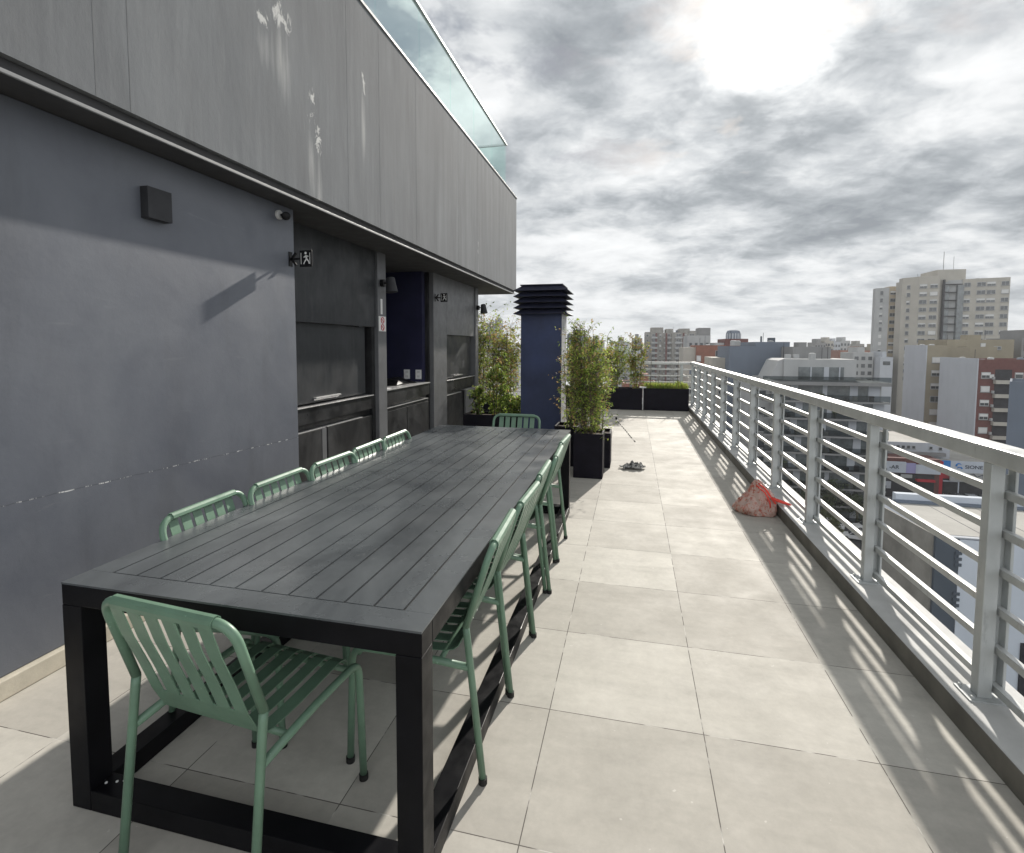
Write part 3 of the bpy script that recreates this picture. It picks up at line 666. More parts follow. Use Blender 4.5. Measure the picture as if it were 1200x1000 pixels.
MB().box(-8.9,HX0-.004,END-.06,END+.02,1.045,1.108).build('handrail', M['rail'], fr, bevel=.005)
for z in (.145,.303,.460,.616,.770,.925): MB().box(-8.9,1.42,END+.012,END+.036,z-.015,z+.015).build('bar', M['rail'], fr)
for i in range(9):
    x = 1.15-1.18*i; MB().box(x-.03,x+.03,END-.04,END+.011,.101,1.044).build('post', M['galv'], fr, bevel=.002)

# ------------------------------------------------------------------ planters and plants
rnd = random.Random(5)
def planter(x0, x1, y0, y1, h, label, grp=None):
    t = thing('planter_box', ((x0+x1)/2,(y0+y1)/2,0), label, 'planter', grp)
    b = MB(); k = .018
    b.box(x0,x1,y0,y0+k,.003,h); b.box(x0,x1,y1-k,y1,.003,h); b.box(x0,x0+k,y0+k+.0005,y1-k-.0005,.003,h); b.box(x1-k,x1,y0+k+.0005,y1-k-.0005,.003,h); b.box(x0+k,x1-k,y0+k,y1-k,.003,.02)
    b.build('box', M['plant'], t, bevel=.002)
    MB().box(x0+k+.001,x1-k-.001,y0+k+.001,y1-k-.001,.021,h-.035).build('soil', M['soil'], t)
    return t
def leaf(b, p, L_, W, mi, droop=.3):
    d = Vector((rnd.gauss(0,1), rnd.gauss(0,1), rnd.gauss(-droop,.55))).normalized()
    s = d.cross(Vector((rnd.gauss(0,.4), rnd.gauss(0,.4), 1))).normalized()*W
    q = p+d*L_; m_ = p+d*L_*.45+Vector((0,0,L_*.08))
    b.add([p, m_-s, q-Vector((0,0,L_*.12)), m_+s], [(0,1,2,3)], mi)
def shrub(x, y, z0, h, rad, nst, nleaf, label, mats, wts, L_=.055, W=.009, name='bamboo_shrub', top=1.0, grp=None, prof=None, lean=.12, cat='plant'):
    t = thing(name, (x,y,z0), label, cat, grp)
    S = MB(); F = MB(); stems = []
    for k in range(nst):
        a = rnd.random()*6.28; rr = rad*.35*rnd.random()**.5
        hh = h*(.62+.38*rnd.random()) if k else h
        p0 = Vector((x+rr*math.cos(a), y+rr*math.sin(a), z0)); a2 = a+rnd.gauss(0,.5)
        p3 = p0+Vector((math.cos(a2)*rad*.55*rnd.random(), math.sin(a2)*rad*.55*rnd.random(), hh))
        mid = (p0+p3)/2+Vector((rnd.gauss(0,rad*.08), rnd.gauss(0,rad*.08), 0))
        pts = [p0*(1-u)**2+mid*2*u*(1-u)+p3*u*u for u in [i/7 for i in range(8)]]
        S.tube(pts, [.007*(1-.75*i/7)+.001 for i in range(8)], 5); stems.append(pts)
        for j in range(int(nleaf/nst/8)):
            u = rnd.random()**.75; i = min(6, int(u*7)); p = pts[i].lerp(pts[i+1], u*7-i)
            w_ = (prof(u) if prof else (.35+.65*math.sin(math.pi*min(1,u*.95+.08))))*rad
            ang = a+rnd.gauss(0,1.3); L2 = w_*rnd.uniform(.25,1.25)*(1+.5*mn.noise(Vector((ang*1.3, k*3.1, u*4))))
            tip = p+Vector((math.cos(ang)*L2, math.sin(ang)*L2, L2*rnd.uniform(-.1,1.1)))
            S.tube([p,(p+tip)/2+Vector((0,0,.01)),tip], [.0022,.0016,.0008], 3, cap=False)
            wt = list(wts); 
            if u > .6 and len(wt) > 2: wt[2] *= 1.8
            mi = rnd.choices(range(len(mats)), wt)[0]
            for q in range(6):
                c = p.lerp(tip, .35+.7*rnd.random())+Vector((rnd.gauss(0,.012), rnd.gauss(0,.012), rnd.gauss(0,.012)))
                leaf(F, c, L_*rnd.uniform(.6,1.25), W*rnd.uniform(.7,1.3), mi if rnd.random() < .75 else rnd.randrange(len(mats)))
    S.build('stem', M['stem'], t, smooth=True); F.build('foliage', [M[k] for k in mats], t)
    return t
planter(-.635,-.308,5.82,6.20,.508, 'black square planter nearest the camera beside the walkway')
planter(-.560,-.245,6.37,6.77,.43, 'lower black planter just behind the nearest square one')
planter(-.93,-.64,6.35,6.72,.50, 'black planter tucked in shade beside the navy chimney')
LM = ['leafg','leafy','leafb','leafd']
shrub(-.475,6.0,.47,1.27,.24,13,6000,'tall leafy bamboo like shrub in the nearest square planter',LM,[5,4,1.2,2], L_=.042, W=.0085, prof=lambda u: 1.0-.35*u)
shrub(-.40,6.57,.40,1.22,.20,8,2600,'thinner shrub behind the nearest one, brown tipped and sparse',LM,[3,3,3,1], L_=.045, W=.009, prof=lambda u: .85-.3*u)
shrub(-.76,6.53,.46,1.15,.17,7,2000,'sparse browning shrub between the chimney and the tall green shrub',LM,[2,3,4,1], L_=.042, W=.008)
planter(-2.62,-1.60,7.85,8.25,.40, 'long low black planter at the end of the bar left of the chimney')
planter(-3.6,-2.1,10.0,10.45,.45, 'black planter beyond the end of the bar wall holding the tallest shrubs')
shrub(-2.98,10.22,.42,1.72,.42,13,6500,'tallest yellow green shrub just past the end of the bar wall',LM,[4,5,2.5,.6], L_=.068, W=.014, prof=lambda u: .7+.35*u)
shrub(-2.45,10.22,.42,1.50,.34,11,4600,'brownish yellow shrub right of the tallest one past the bar wall',LM,[2,4,5,.6], L_=.066, W=.013, prof=lambda u: .8)
shrub(-2.12,8.05,.36,1.02,.17,7,1900,'green young shrub in the long planter by the bar wall end',LM,[6,5,.5,1], L_=.06, W=.015)
shrub(-2.42,8.02,.36,.48,.13,6,900,'low dark green bush at the left end of the long planter',LM,[5,2,0,4], L_=.06, W=.016)
shrub(-1.80,8.02,.36,.34,.20,7,1500,'low spreading green ground plant at the right end of the long planter',LM,[6,3,0,2], L_=.06, W=.016)
planter(-1.75,-.77,12.36,12.74,.505,'leftmost black planter box at the far railing','black planter boxes at the far railing')
planter(-.765,.235,12.36,12.74,.505,'middle black planter box at the far railing','black planter boxes at the far railing')
planter(.262,1.262,12.36,12.74,.515,'right hand black planter box at the far railing by the corner','black planter boxes at the far railing')
shrub(.13,12.55,.46,1.25,.19,7,2600,'slim tall reddish brown shrub against the far railing',LM,[3,3,5,1], L_=.06, W=.013, prof=lambda u: .75)
shrub(-.40,12.55,.46,1.22,.30,9,3600,'green shrub left of the slim one at the far railing',LM,[4,4,2,1], L_=.06, W=.014)
shrub(-1.2,12.55,.46,1.3,.32,9,3300,'leafy shrub in the leftmost far planter behind the chimney',LM,[4,4,2,1], L_=.06, W=.014)
t = thing('grass_plant', (.76,12.55,.48), 'low yellow green grassy plants filling the right far planter', 'plant'); b = MB()
for i in range(1500):
    x = rnd.uniform(.29,1.24); p = Vector((x, rnd.uniform(12.38,12.72), .47)); h_ = rnd.uniform(.06,.19)*(1.25 if x > 1.0 and x < 1.1 else 1)
    q = p+Vector((rnd.gauss(0,.035), rnd.gauss(0,.03), h_)); m_ = (p+q)/2+Vector((0,0,.02)); s = Vector((rnd.choice((-1,1))*.007, rnd.gauss(0,.004), 0)); b.add([p,m_-s,q,m_+s],[(0,1,2,3)],rnd.choices((0,1,2),(3,5,1))[0])
b.build('blades', [M['leafg'],M['leafy'],M['leafb']], t)
for i, (x, h_) in enumerate(((.42,1.28),(1.02,1.15),(.60,.95))):
    b = MB().tube([(x,12.56,.47),(x+.01,12.56,h_)], [.008,.005], 6); tag(b.build('bare_stake', M['stem'], smooth=True), ['tall bare thin stem left of centre in the right far planter','thin bare stem near the corner of the far planter','short bare stem between the other two in the far planter'][i], 'stem', 'bare stems in the far planter')
b = MB().tube([(.249,12.34,.01),(.249,12.34,.50),(.249,12.36,.525),(.249,12.5,.53)], .009, 8); b.box(.17,.33,12.38,12.5,.515,.545)
tag(b.build('drain_pipe', M['white'], bevel=.003), 'thin white pipe with flat cap between the two far planters', 'pipe')
# small dark unit and light rooftop item by the chimney
b = MB(); b.box(-.92,-.70,7.6,8.0,.002,.50); b.box(-.93,-.69,7.59,8.01,.5,.53); tag(b.build('utility_box', [M['cdark']], bevel=.006), 'dark low utility box behind the planters right of the chimney', 'box')

# ------------------------------------------------------------------ bag, cloth, string
m = MT('bag_print', (.6, .45, .42), .5)
a_ = m.rng(m.noise(26, 6, .75, m.coords((1,1,.7)), 1.5), .52, .57, 0, 1)
c_ = m.rng(m.noise(9, 4, .6, m.coords(), .5), .60, .68, 0, .8)
m.base(m.mix(c_, m.mix(a_, (.52,.37,.32), (.44,.11,.07)), (.46,.11,.07))); m.bump(m.noise(40, 5, .7, m.coords((1,1,2))), .6, .008); m.b.inputs['Subsurface Weight'].default_value = .05
M['bag'] = m.m; M['ribbon'] = vary('red_ribbon', (.75,.05,.03), .4, .15, 20)
bgt = thing('shopping_bag', (1.11,4.98,0), 'red and white patterned bag slumped against the kerb of the railing', 'bag')
b = MB(); nu, nv = 90, 50
for j in range(nv+1):
    v_ = j/nv
    for i in range(nu):
        t_ = 2*math.pi*i/nu
        pr_ = (.90+.10*math.sin(math.pi*min(1, v_/.34))) if v_ < .34 else .90*(1-(v_-.34)/.66)**.80+.05*(v_-.34)
        rx = .182*pr_+.004; ry = .145*pr_+.004
        nn = mn.noise(Vector((math.cos(t_)*1.5, math.sin(t_)*1.5, v_*2.2)))*.22-abs(mn.noise(Vector((math.cos(t_)*3.6, math.sin(t_)*3.6, v_*3.5+t_*.3))))*.22+abs(mn.noise(Vector((math.cos(t_)*8, math.sin(t_)*8, v_*6))))*.12+.03
        x = 1.118+(rx*(1+nn))*math.cos(t_)+.02*math.sin(v_*3)-.015*v_; y = 4.99+(ry*(1+nn))*math.sin(t_)
        z = .004+.285*v_**1.05*(1+.10*nn)*(1 if v_ < .9 else 1+.04*math.sin(t_*3))
        if x > 1.262 and z < .112: x = 1.262+max(0,min(x-1.262, (z-.06)*.6))
        b.v.append((x,y,z))
for j in range(nv):
    for i in range(nu): b.f.append((j*nu+i, j*nu+(i+1)%nu, (j+1)*nu+(i+1)%nu, (j+1)*nu+i)); b.m.append(0)
b.f.append(tuple(range(nu))[::-1]); b.m.append(0); b.f.append(tuple(range(nv*nu,(nv+1)*nu))); b.m.append(0)
b.build('bag_body', M['bag'], bgt, smooth=True)
def ribbon(P, w, name, par):
    b = MB(); P = [Vector(p) for p in P]
    for i, p in enumerate(P):
        d = (P[min(i+1,len(P)-1)]-P[max(i-1,0)]).normalized(); s = d.cross(Vector((0,-.6,.8))).normalized()*w
        b.v += [tuple(p-s), tuple(p+s)]
    for i in range(len(P)-1): b.f.append((2*i,2*i+1,2*i+3,2*i+2)); b.m.append(0)
    return b.build(name, M['ribbon'], par, solid=.003, smooth=True)
ribbon(smooth_path([(1.115,4.955,.275),(1.165,4.90,.235),(1.20,4.86,.175),(1.235,4.855,.125)], .04), .008, 'handle', bgt)
ribbon(smooth_path([(1.20,4.86,.175),(1.28,4.86,.150),(1.345,4.87,.125),(1.365,4.91,.112),(1.31,4.93,.122),(1.25,4.91,.14),(1.21,4.885,.165)], .04), .013, 'handle', bgt)
ribbon([(1.09,4.93,.262),(1.15,4.87,.215),(1.185,4.845,.14),(1.19,4.843,.09)], .006, 'handle', bgt)
m = MT('rag', (.25,.25,.25), .9); a_ = m.rng(m.noise(17, 4, .7, m.coords(), 1), .47, .53, 0, 1); m.base(m.mix(a_, (.05,.05,.052), (.40,.39,.37))); M['rag'] = m.m
b = MB(); n = 26
for j in range(n+1):
    for i in range(n+1):
        u = i/n*2-1; v_ = j/n*2-1; r_ = math.hypot(u, v_); k = max(0, 1-r_**2*.62)
        h_ = .012+.085*k*(abs(mn.noise(Vector((u*2.3+4, v_*2.3, 1))))*1.5+abs(mn.noise(Vector((u*5, v_*5, 7))))*.7+.12)
        x = .04+u*.125*(1+.3*mn.noise(Vector((u*2, v_*2, 3))))+(-.09*max(0,-u-.45) if v_ < .2 else 0); y = 6.44+v_*.10*(1+.4*mn.noise(Vector((u*2+9, v_*2, 3))))
        b.v.append((x,y,h_ if r_ < 1.25 else .006))
for j in range(n):
    for i in range(n):
        if math.hypot((i+.5)/n*2-1, (j+.5)/n*2-1) < 1.08+.2*mn.noise(Vector((i*.4, j*.4, 2))): b.f.append((j*(n+1)+i, j*(n+1)+i+1, (j+1)*(n+1)+i+1, (j+1)*(n+1)+i)); b.m.append(0)
tag(b.build('floor_rag', M['rag'], solid=.003, smooth=True), 'crumpled grey and black rag lying on the sunlit floor tiles', 'rag')
b = MB(); P = [Vector((-.300,10.70,.006)),Vector((-.21,10.0,.006)),Vector((-.10,9.35,.006)),Vector((-.02,8.75,.006)),Vector((.055,8.28,.006))]
path = smooth_path(P, .4, 5); b.tube(path, .0015, 5)
tot = 11
for i in range(tot):
    u = i/(tot-1)*(len(path)-1); k = min(len(path)-2, int(u)); p = path[k].lerp(path[k+1], u-k); d = (path[k+1]-path[k]).normalized()*.05
    b.tube([p-d+Vector((0,0,.001)),p+d+Vector((0,0,.001))], .006, 6)
tag(b.build('cord', M['black']), 'thin dark beaded cord lying along the tiles beyond the rag', 'cord')
b = MB().box(-.32,-.28,10.68,10.74,.004,.04); tag(b.build('floor_plug', M['black'], bevel=.004), 'small black plug at the far end of the beaded cord', 'plug')

# ------------------------------------------------------------------ city
GZ = -29.0
g = MB().add([(-3000,-600,GZ),(3000,-600,GZ),(3000,5000,GZ),(-3000,5000,GZ)], [(0,1,2,3)])
struct(g.build('city_ground', M['ground'], local=True))
struct(MB().add([(-60,82,GZ+.05),(200,82,GZ+.05),(200,97,GZ+.05),(-60,97,GZ+.05)],[(0,1,2,3)]).build('street', M['asph']))
struct(MB().add([(41.5,97.05,GZ+.054),(49,97.05,GZ+.054),(49,400,GZ+.054),(41.5,400,GZ+.054)],[(0,1,2,3)]).build('street', M['asph']))
struct(MB().box(49.1,150,97.4,117.6,GZ+.04,GZ+.10).build('car_park', M['pave']))
struct(MB().box(-60,41,97.05,99.6,GZ+.01,GZ+.15).build('pavement', M['pave']))
win_cache = {}
def win_mesh(w, h, d, style):
    key = (round(w,2), round(h,2), style)
    if key in win_cache: return win_cache[key]
    me = bpy.data.meshes.new('window'); b = MB(); fwd = .06
    b.box(-w/2,w/2,-fwd,0,0,h,0)
    k = min(.12, w*.09); bl = {'o':0,'h':.5,'c':1.0,'q':.25,'g':0}[style]
    g1 = h-k
    b.box(-w/2+k,w/2-k,-fwd-.012,-fwd-.001,k,h-k,1)
    if bl: b.box(-w/2+k*.8,w/2-k*.8,-fwd-.05,-fwd-.013,k+(h-2*k)*(1-bl),h-k,2)
    if w > 1.5 and bl < 1: b.box(-k*.3,k*.3,-fwd-.03,-fwd-.013,k,h-k,0)
    b.box(-w/2-.08,w/2+.08,-fwd-.10,-fwd+.04,-.08,-.002,3)
    me.from_pydata(b.v, [], b.f)
    for m_ in (M['clight'], M['cglassg'] if style == 'g' else M['cglass'], M['cblind'], M['cgrey']): me.materials.append(m_)
    me.polygons.foreach_set('material_index', b.m); me.update(); win_cache[key] = me; return me
def windows(root, lst):     # lst: (x, y, z, w, h, style, rot)
    org = Vector(root['org']); lst = sorted(lst, key=lambda q: (Vector(q[:3])-EYE).length/(q[3]*q[4])**.5)
    for q in lst[:100]:
        o = bpy.data.objects.new('window', win_mesh(q[3], q[4], 0, q[5])); COL.objects.link(o); o.parent = root; o.location = Vector(q[:3])-org; o.rotation_euler = (0,0,q[6])
    rest = lst[100:]
    if rest:
        b = MB()
        for q in rest:
            me = win_mesh(q[3], q[4], 0, q[5]); mt = Matrix.Translation(Vector(q[:3])) @ Matrix.Rotation(q[6], 4, 'Z')
            o_ = len(b.v); b.v += [tuple(mt @ v.co) for v in me.vertices]
            for p in me.polygons: b.f.append(tuple(i+o_ for i in p.vertices)); b.m.append(p.material_index)
        o = b.build('windows', [M['clight'],M['cglass'],M['cblind'],M['cgrey']], root); o['kind'] = 'stuff'
wr = random.Random(11)
def sty(p='ohcq', w=(4,3,2,2)): return wr.choices(p, w)[0]
def bld(label, x0, x1, y0, y1, zt, mat, name='apartment_building', cat='building', roofmat=None, parapet=.8, grp=None, z0=None):
    z0 = GZ if z0 is None else z0
    t = thing(name, ((x0+x1)/2,(y0+y1)/2,z0), label, cat, grp)
    b = MB(); b.box(x0,x1,y0,y1,z0,zt-parapet)
    k = .25
    b.box(x0,x1,y0,y0+k,zt-parapet,zt); b.box(x0,x1,y1-k,y1,zt-parapet,zt); b.box(x0,x0+k,y0+k,y1-k,zt-parapet,zt); b.box(x1-k,x1,y0+k,y1-k,zt-parapet,zt)
    b.build('wall', mat, t)
    MB().box(x0+k+.01,x1-k-.01,y0+k+.01,y1-k-.01,zt-parapet-.3,zt-parapet+.03).build('roof', roofmat or M['croof'], t)
    return t
def part(t, name, mat, *boxes, **kw):
    b = MB()
    for q in boxes: b.box(*q)
    return b.build(name, mat, t, **kw)
# --- tower with ochre left wing (rotated plan, faces built as prisms)
tw = thing('tower_block', (115,240,GZ), 'tall beige tower block with green glazed central strips on the right skyline', 'tower')
zf = 3.05
def tprism(poly, zt, name='wall', mat=None, root=tw): 
    return MB().prism(poly, GZ, zt).build(name, mat or M['cbeige'], root)
mainL = [(105.7,243),(109.5,238.5),(115.5,236.5),(121,240),(121,249),(105.7,248)]
tprism(mainL, 27.6)
MB().prism([(105.9,243),(109.5,238.7),(115.5,236.7),(115.5,246),(105.9,246)], 27.6, 28.9).build('parapet', M['cbeige'], tw)
tprism([(123.0,236),(136.2,232.5),(137.5,252),(123.0,256)], 27.2)
tprism([(117.2,238.0),(123.0,236.2),(123.0,252),(117.2,252)], 27.0, mat=M['clight'])
part(tw,'core',M['cbeige'],(115.2,124.6,237.5,250,26.5,31.2)); part(tw,'mast',M['cgrey'],(118.2,118.35,240,240.15,31.2,38.5),(121.6,121.7,240,240.1,31.2,36.5))
fl = []
wl = []
for i in range(13):
    z = 27.2-3.6-i*3.05-.2+.8
    for (x, y, w, a) in ((107.3,241.1,1.3,R(-49.8)),(110.9,237.96,2.4,R(-18.4)),(114.0,236.95,2.4,R(-18.4))): wl.append((x-.05,y-.02,z,w,1.6,sty('ohcq',(6,2,1,2)),a))
    a_ = math.atan2(232.5-236, 136.2-123)
    for s_, w in ((.10,2.0),(.40,2.6),(.61,2.6),(.90,2.2)): wl.append((123+13.2*s_, 236-3.5*s_-.02, z, w, 1.6, sty('ohcq',(6,2,1,2)), a_))
windows(tw, wl)
a2 = math.atan2(-1.8, 5.8)
for x0, x1 in ((117.3,119.0),(121.2,123.2)):
    y0 = 238-(x0-117.2)*1.8/5.8; b = MB(); b.box(x0,x1,y0-1.3,y0,-12,25.0); b.build('glazed_strip', M['cglassg'], tw)
b = MB()
for i in range(13): b.box(117.0,123.4,236.0,236.9,25.2-i*3.05,25.5-i*3.05)
b.box(116.7,117.2,235.9,236.9,-12,27.2); b.build('slab_edge', M['cdark'], tw)
tl = thing('tower_block', (104,255,GZ), 'ochre wing of the tower standing behind its left side', 'tower')
MB().prism([(100.3,253),(104.2,250),(104.2,256),(100.5,256)], GZ, 26.0).build('wall', M['clight'], tl)
MB().prism([(104.2,250),(112,250.5),(112,256),(104.2,256)], GZ, 26.4).build('wall', M['ctower'], tl)
MB().prism([(99.2,254),(100.28,252.9),(100.28,256),(99.2,256)], GZ, -6).build('wall', M['clight'], tl)
wl = []
for i in range(14):
    z = 23.3-i*3.05-.3
    wl += [(102.1,251.6,z,1.2,1.7,sty(),R(-37.6)),(105.7,250.08,z,2.3,1.5,sty('oh',(3,1)),R(3.7)),(110.2,250.35,z,1.9,1.5,sty('oh',(3,1)),R(3.7))]
windows(tl, wl)
# --- tan building with blank white end wall
t = bld('tan apartment building with a blank white end wall left of the brick one', 71.4, 76.0, 150, 160.5, 1.7, M['ctan'])
part(t,'end_wall',M['cwhite'],(71.2,71.39,149.9,160.6,GZ,1.75)); 
wl = [(73.6,149.99,1.7-4.4-i*3.25,2.2,1.5,('c','h','h','o','c','c','h','c')[i%8],0) for i in range(8)]
for i in range(8): wl.append((75.6-.4,149.99,1.7-4.2-i*3.25,.7,.9,'o',0))
windows(t, wl)
t = bld('tan setback rooftop block seen over the brick building', 78.6, 93, 156, 170, 3.2, M['ctan'])
part(t,'water_tank_room',M['ctan'],(81.0,87.5,152.5,155.9,GZ,1.4),(84,87,158,161,3.2,4.4)); windows(t,[(89.5,155.99,.6,1.6,.9,'o',0),(86.4,155.99,.7,1.1,1.6,'c',0)])
MB().box(76.05,81,151,166,GZ,1.2).build('wall', M['ctan'], t)
# --- red brick building
t = bld('red brick apartment building with cream balconies behind a slate wall', 72.5, 90, 132, 146, -1.3, M['cbrick'], name='brick_building')
part(t,'end_wall',M['cwhite'],(72.3,72.49,131.9,146,GZ,-1.1))
wl = []
for i in range(9):
    z = -5.4-i*2.98; wl += [(73.95,131.99,z,1.7,1.35,('h','c','h','h','c','c','h','c','c')[i],0),(79.9,131.99,z,1.5,1.35,sty(),0)]
    if i == 0: wl.append((75.0,131.99,z,.9,.9,'c',0))
windows(t, wl)
for i in range(9):
    z = -4.15-i*2.98; part(t,'balcony_shade_sheet',M['cdark'],(75.6,78.6,131.93,131.985,z-1.75,z+.7))  # flat near-black sheet on the wall, painted as a recess's shade
    bo = part(t,'balcony',M['cbeige'],(75.3,78.8,131.0,131.92,z-2.35,z-1.55)); part(t,'railing',M['cdark'],(75.3,78.8,130.98,130.995,z-1.54,z-1.1))
# --- slate blank walled building at far right
t = bld('blank slate blue party wall building at the right edge', 0, 14, 0, 10, -3.6, M['cslate'], name='blank_building')
for ch in kids(t): ch.location = (7,5,0)
t.location = (53.4, 90, GZ); t.rotation_euler = (0,0,R(-31))
# --- shops
t = thing('shop_building', (65,123,GZ), 'red car showroom with white and blue billboard sign', 'shop')
b = MB(); b.box(59.8,61.6,121.2,121.99,GZ,GZ+7.2); b.box(59.8,71,122,138,GZ,GZ+7.2); b.build('wall', M['cred'], t)
part(t,'roof',M['croof'],(59.85,71,122.1,138,GZ+7.202,GZ+7.25)); part(t,'showroom_glass',M['cdark'],(62.0,70.6,121.9,121.99,GZ,GZ+3.6)); part(t,'frame',M['csign'],(62.0,64.6,121.75,121.89,GZ+3.0,GZ+3.25),(64.6,64.8,121.75,121.89,GZ,GZ+3.25))
bb = part(t,'billboard',M['csign'],(62.9,69.0,121.3,121.5,-23.9,-21.6)); part(t,'billboard_end',M['cblue'],(61.4,62.88,121.3,121.5,-23.9,-21.6),(69.02,70.5,121.3,121.5,-23.4,-21.6))
part(t,'car_advert',M['clight'],(62.9,70.5,121.32,121.52,-25.8,-23.92))
b = MB(); put_text(b,'SIONE',.95,(66.9,121.28,-22.75),(1,0,0),(0,0,1),0,sx=1.15,bold=True,depth=.01); b.build('lettering', M['ctext'], bb, root=t)
b = MB(); P = [(64.3+.42*math.cos(a)*(1 if a < 3.6 else .9), 121.27, -22.45+.38*math.sin(a)) for a in [.3+i*.3 for i in range(12)]]
b.tube(P, [.05+.012*i for i in range(12)], 6); P = [(64.45-.42*math.cos(a), 121.27, -23.15-.35*math.sin(a)) for a in [3.3+i*.28 for i in range(11)]]; b.tube(P, [.16-.010*i for i in range(11)], 6)
b.build('emblem', M['cblue'], bb, root=t)
b = MB(); put_text(b,'AR',.6,(63.6,121.27,-23.0),(1,0,0),(0,0,1)); 
b = MB()
for i in range(5): b.tube([(63.2+i*1.5,121.3,-24.6+.3*math.sin(i)),(63.9+i*1.5,121.3,-24.25+.2*math.sin(i)),(64.7+i*1.5,121.3,-24.9)], .09, 5)
b.build('advert_print', M['cdslate'], t)
t = thing('shop_building', (54,122,GZ), 'low dark shop with pale sign band left of the red showroom', 'shop')
part(t,'wall',M['cbrick'],(48.8,59.7,118.6,136,GZ,-21.0)); part(t,'shopfront',M['cdark'],(49.2,58.8,118.5,118.59,GZ,-24.1))
part(t,'sign_band',M['csign'],(48.8,53.7,118.2,118.55,-23.9,-21.7)); part(t,'sign_band',M['clilac'],(53.72,55.4,118.22,118.55,-23.9,-21.9)); part(t,'sign_band',M['csign'],(55.42,59.7,118.2,118.55,-23.9,-22.1))
b = MB(); put_text(b,'-AR',1.0,(51.6,118.18,-22.8),(1,0,0),(0,0,1),0,sx=1.1,bold=True,depth=.01); b.build('lettering', M['ctext'], t)
part(t,'small_sign',M['clight'],(52.9,54.9,118.3,118.45,-24.9,-24.2)); part(t,'small_sign',M['cwhite'],(49.6,51.2,118.2,118.4,-27.2,-25.8)); part(t,'awning',M['cred'],(55.5,58.6,117.6,118.49,-25.4,-25.0))
t = bld('long white roofed warehouse with row of small dark openings behind the shops', 50.0, 64.0, 124, 146, -18.6, M['cwhite'], name='warehouse', cat='warehouse', z0=GZ)
b = MB(); b.box(49.5,63,123.2,123.99,-21.2,-20.5)
b.build('canopy', M['cgrey'], t); part(t,'awning_roof',M['cwhite'],(49.2,59.6,118.7,123.1,-21.4,-21.05))
wl = [(53.7+i*.95,123.99,-19.9,.62,.62,'o',0) for i in range(5)]+[(60.6,123.99,-19.9,.6,.6,'o',0),(62.3,123.99,-20,.6,.6,'o',0)]; windows(t, wl)
t = bld('dark block with open decks beside the pale warehouse', 53.0, 58.5, 147, 160, -15.2, M['cdark'], name='parking_deck')
# --- balcony building
t = bld('light grey apartment building with glass balconies and penthouse', 24.2, 41.2, 100, 116, -4.6, M['clight'])
P0 = 99.99
ph = part(t,'penthouse',M['clight'],(26.9,38.6,103.5,114,-5.4,-.9)); part(t,'penthouse_glazing',M['cglassg'],(29.3,33.4,103.35,103.49,-4.6,-2.3),(34.2,36.6,103.35,103.49,-4.6,-2.3))
part(t,'penthouse_frame',M['cwhite'],(31.2,31.4,103.25,103.34,-4.6,-2.3),(33.4,34.2,103.3,103.49,-4.6,-2.3),(35.8,36.0,103.25,103.34,-4.6,-2.3))
b = MB(); b.add([(24.6,104,-4.6),(26.9,104,-4.6),(26.9,104,-.9),(26.1,104,-1.2),(24.6,113,-4.6),(26.9,113,-4.6),(26.9,113,-.9),(26.1,113,-1.2)],[(0,1,2,3),(7,6,5,4),(0,4,5,1),(1,5,6,2),(2,6,7,3),(3,7,4,0)]); b.build('sloped_side', M['clight'], t)
part(t,'roof_terrace_slab',M['cgrey'],(21.9,42.0,98.2,104,-5.25,-4.65)); 
for i in range(8):
    z = -5.25-3.0*(i+1)
    part(t,'balcony_slab',M['cgrey'],(22.6,41.9,98.3,99.98,z,z+.32))
    part(t,'balcony_glass',M['bglass'],(22.6,41.9,98.28,98.32,z+.33,z+1.35))
    part(t,'recess_shade_sheet',M['cglassg'],(24.6,40.9,99.90,99.985,z+.33,z+2.9))  # flat dark glazing sheet stands in for the shade of a recess
    for (x0, x1) in [(27.2,28.3),(32.2,32.9),(36.4,37.6),(39.2,40.9)]: part(t,'wall_pier',M['cwhite'],(x0+(.8 if i%2 else 0),x1+(.8 if i%2 else 0),99.8,99.895,z+.33,z+2.95))
part(t,'roof_terrace_glass',M['bglass'],(22.2,41.9,98.22,98.26,-4.64,-3.75))
MB().box(21.4,24.19,101,116,GZ,-5.3).build('side_wing', M['clight'], t)
windows(t,[(22.8,100.99,-8.0-3*i,1.4,1.6,'o',0) for i in range(6)])
# --- slate blank building, grey block, stepped beige etc.
t = bld('large blank slate blue building with stepped top left of the balcony building', 20.0, 25.0, 118, 134, 1.4, M['cslate'], name='blank_building')
MB().box(25.01,31.6,118,134,GZ,2.3).build('wall', M['cslate'], t); part(t,'roof_box',M['cdslate'],(28.2,29.3,120,122,2.3,3.2),(26.2,26.5,119,119.3,2.3,3.5))
t = bld('plain grey rooftop block behind the balcony building penthouse', 30.0, 36.6, 110, 122, 1.3, M['cgrey'], name='blank_building'); part(t,'stair_room',M['cgrey'],(31.5,33.0,112,115,1.3,2.2))
t = bld('stepped cream building with two dark windows beside the slate wall', 12.2, 20.6, 122, 136, -5.6, M['cbeige'])
MB().box(14.5,20.6,122.5,136,-5.6,-3.4).build('wall', M['cbeige'], t); MB().box(17.3,20.6,123,136,-3.4,-1.2).build('wall', M['cbeige'], t)
windows(t,[(17.6,122.0,-9.2,.9,2.2,'o',0),(19.0,122.0,-9.2,.9,2.2,'o',0),(12.9,122.0,-9.2,.9,1.6,'o',0),(13,122,-13,.9,1.6,'o',0)])
t = bld('orange brick building behind the stepped cream one', 16.9, 24.5, 150, 165, 1.6, M['corange'], name='brick_building'); windows(t,[(22.3,149.99,-2.0,.9,2.2,'o',0),(17.6,149.99,-2.8,1.2,1.6,'c',0)])
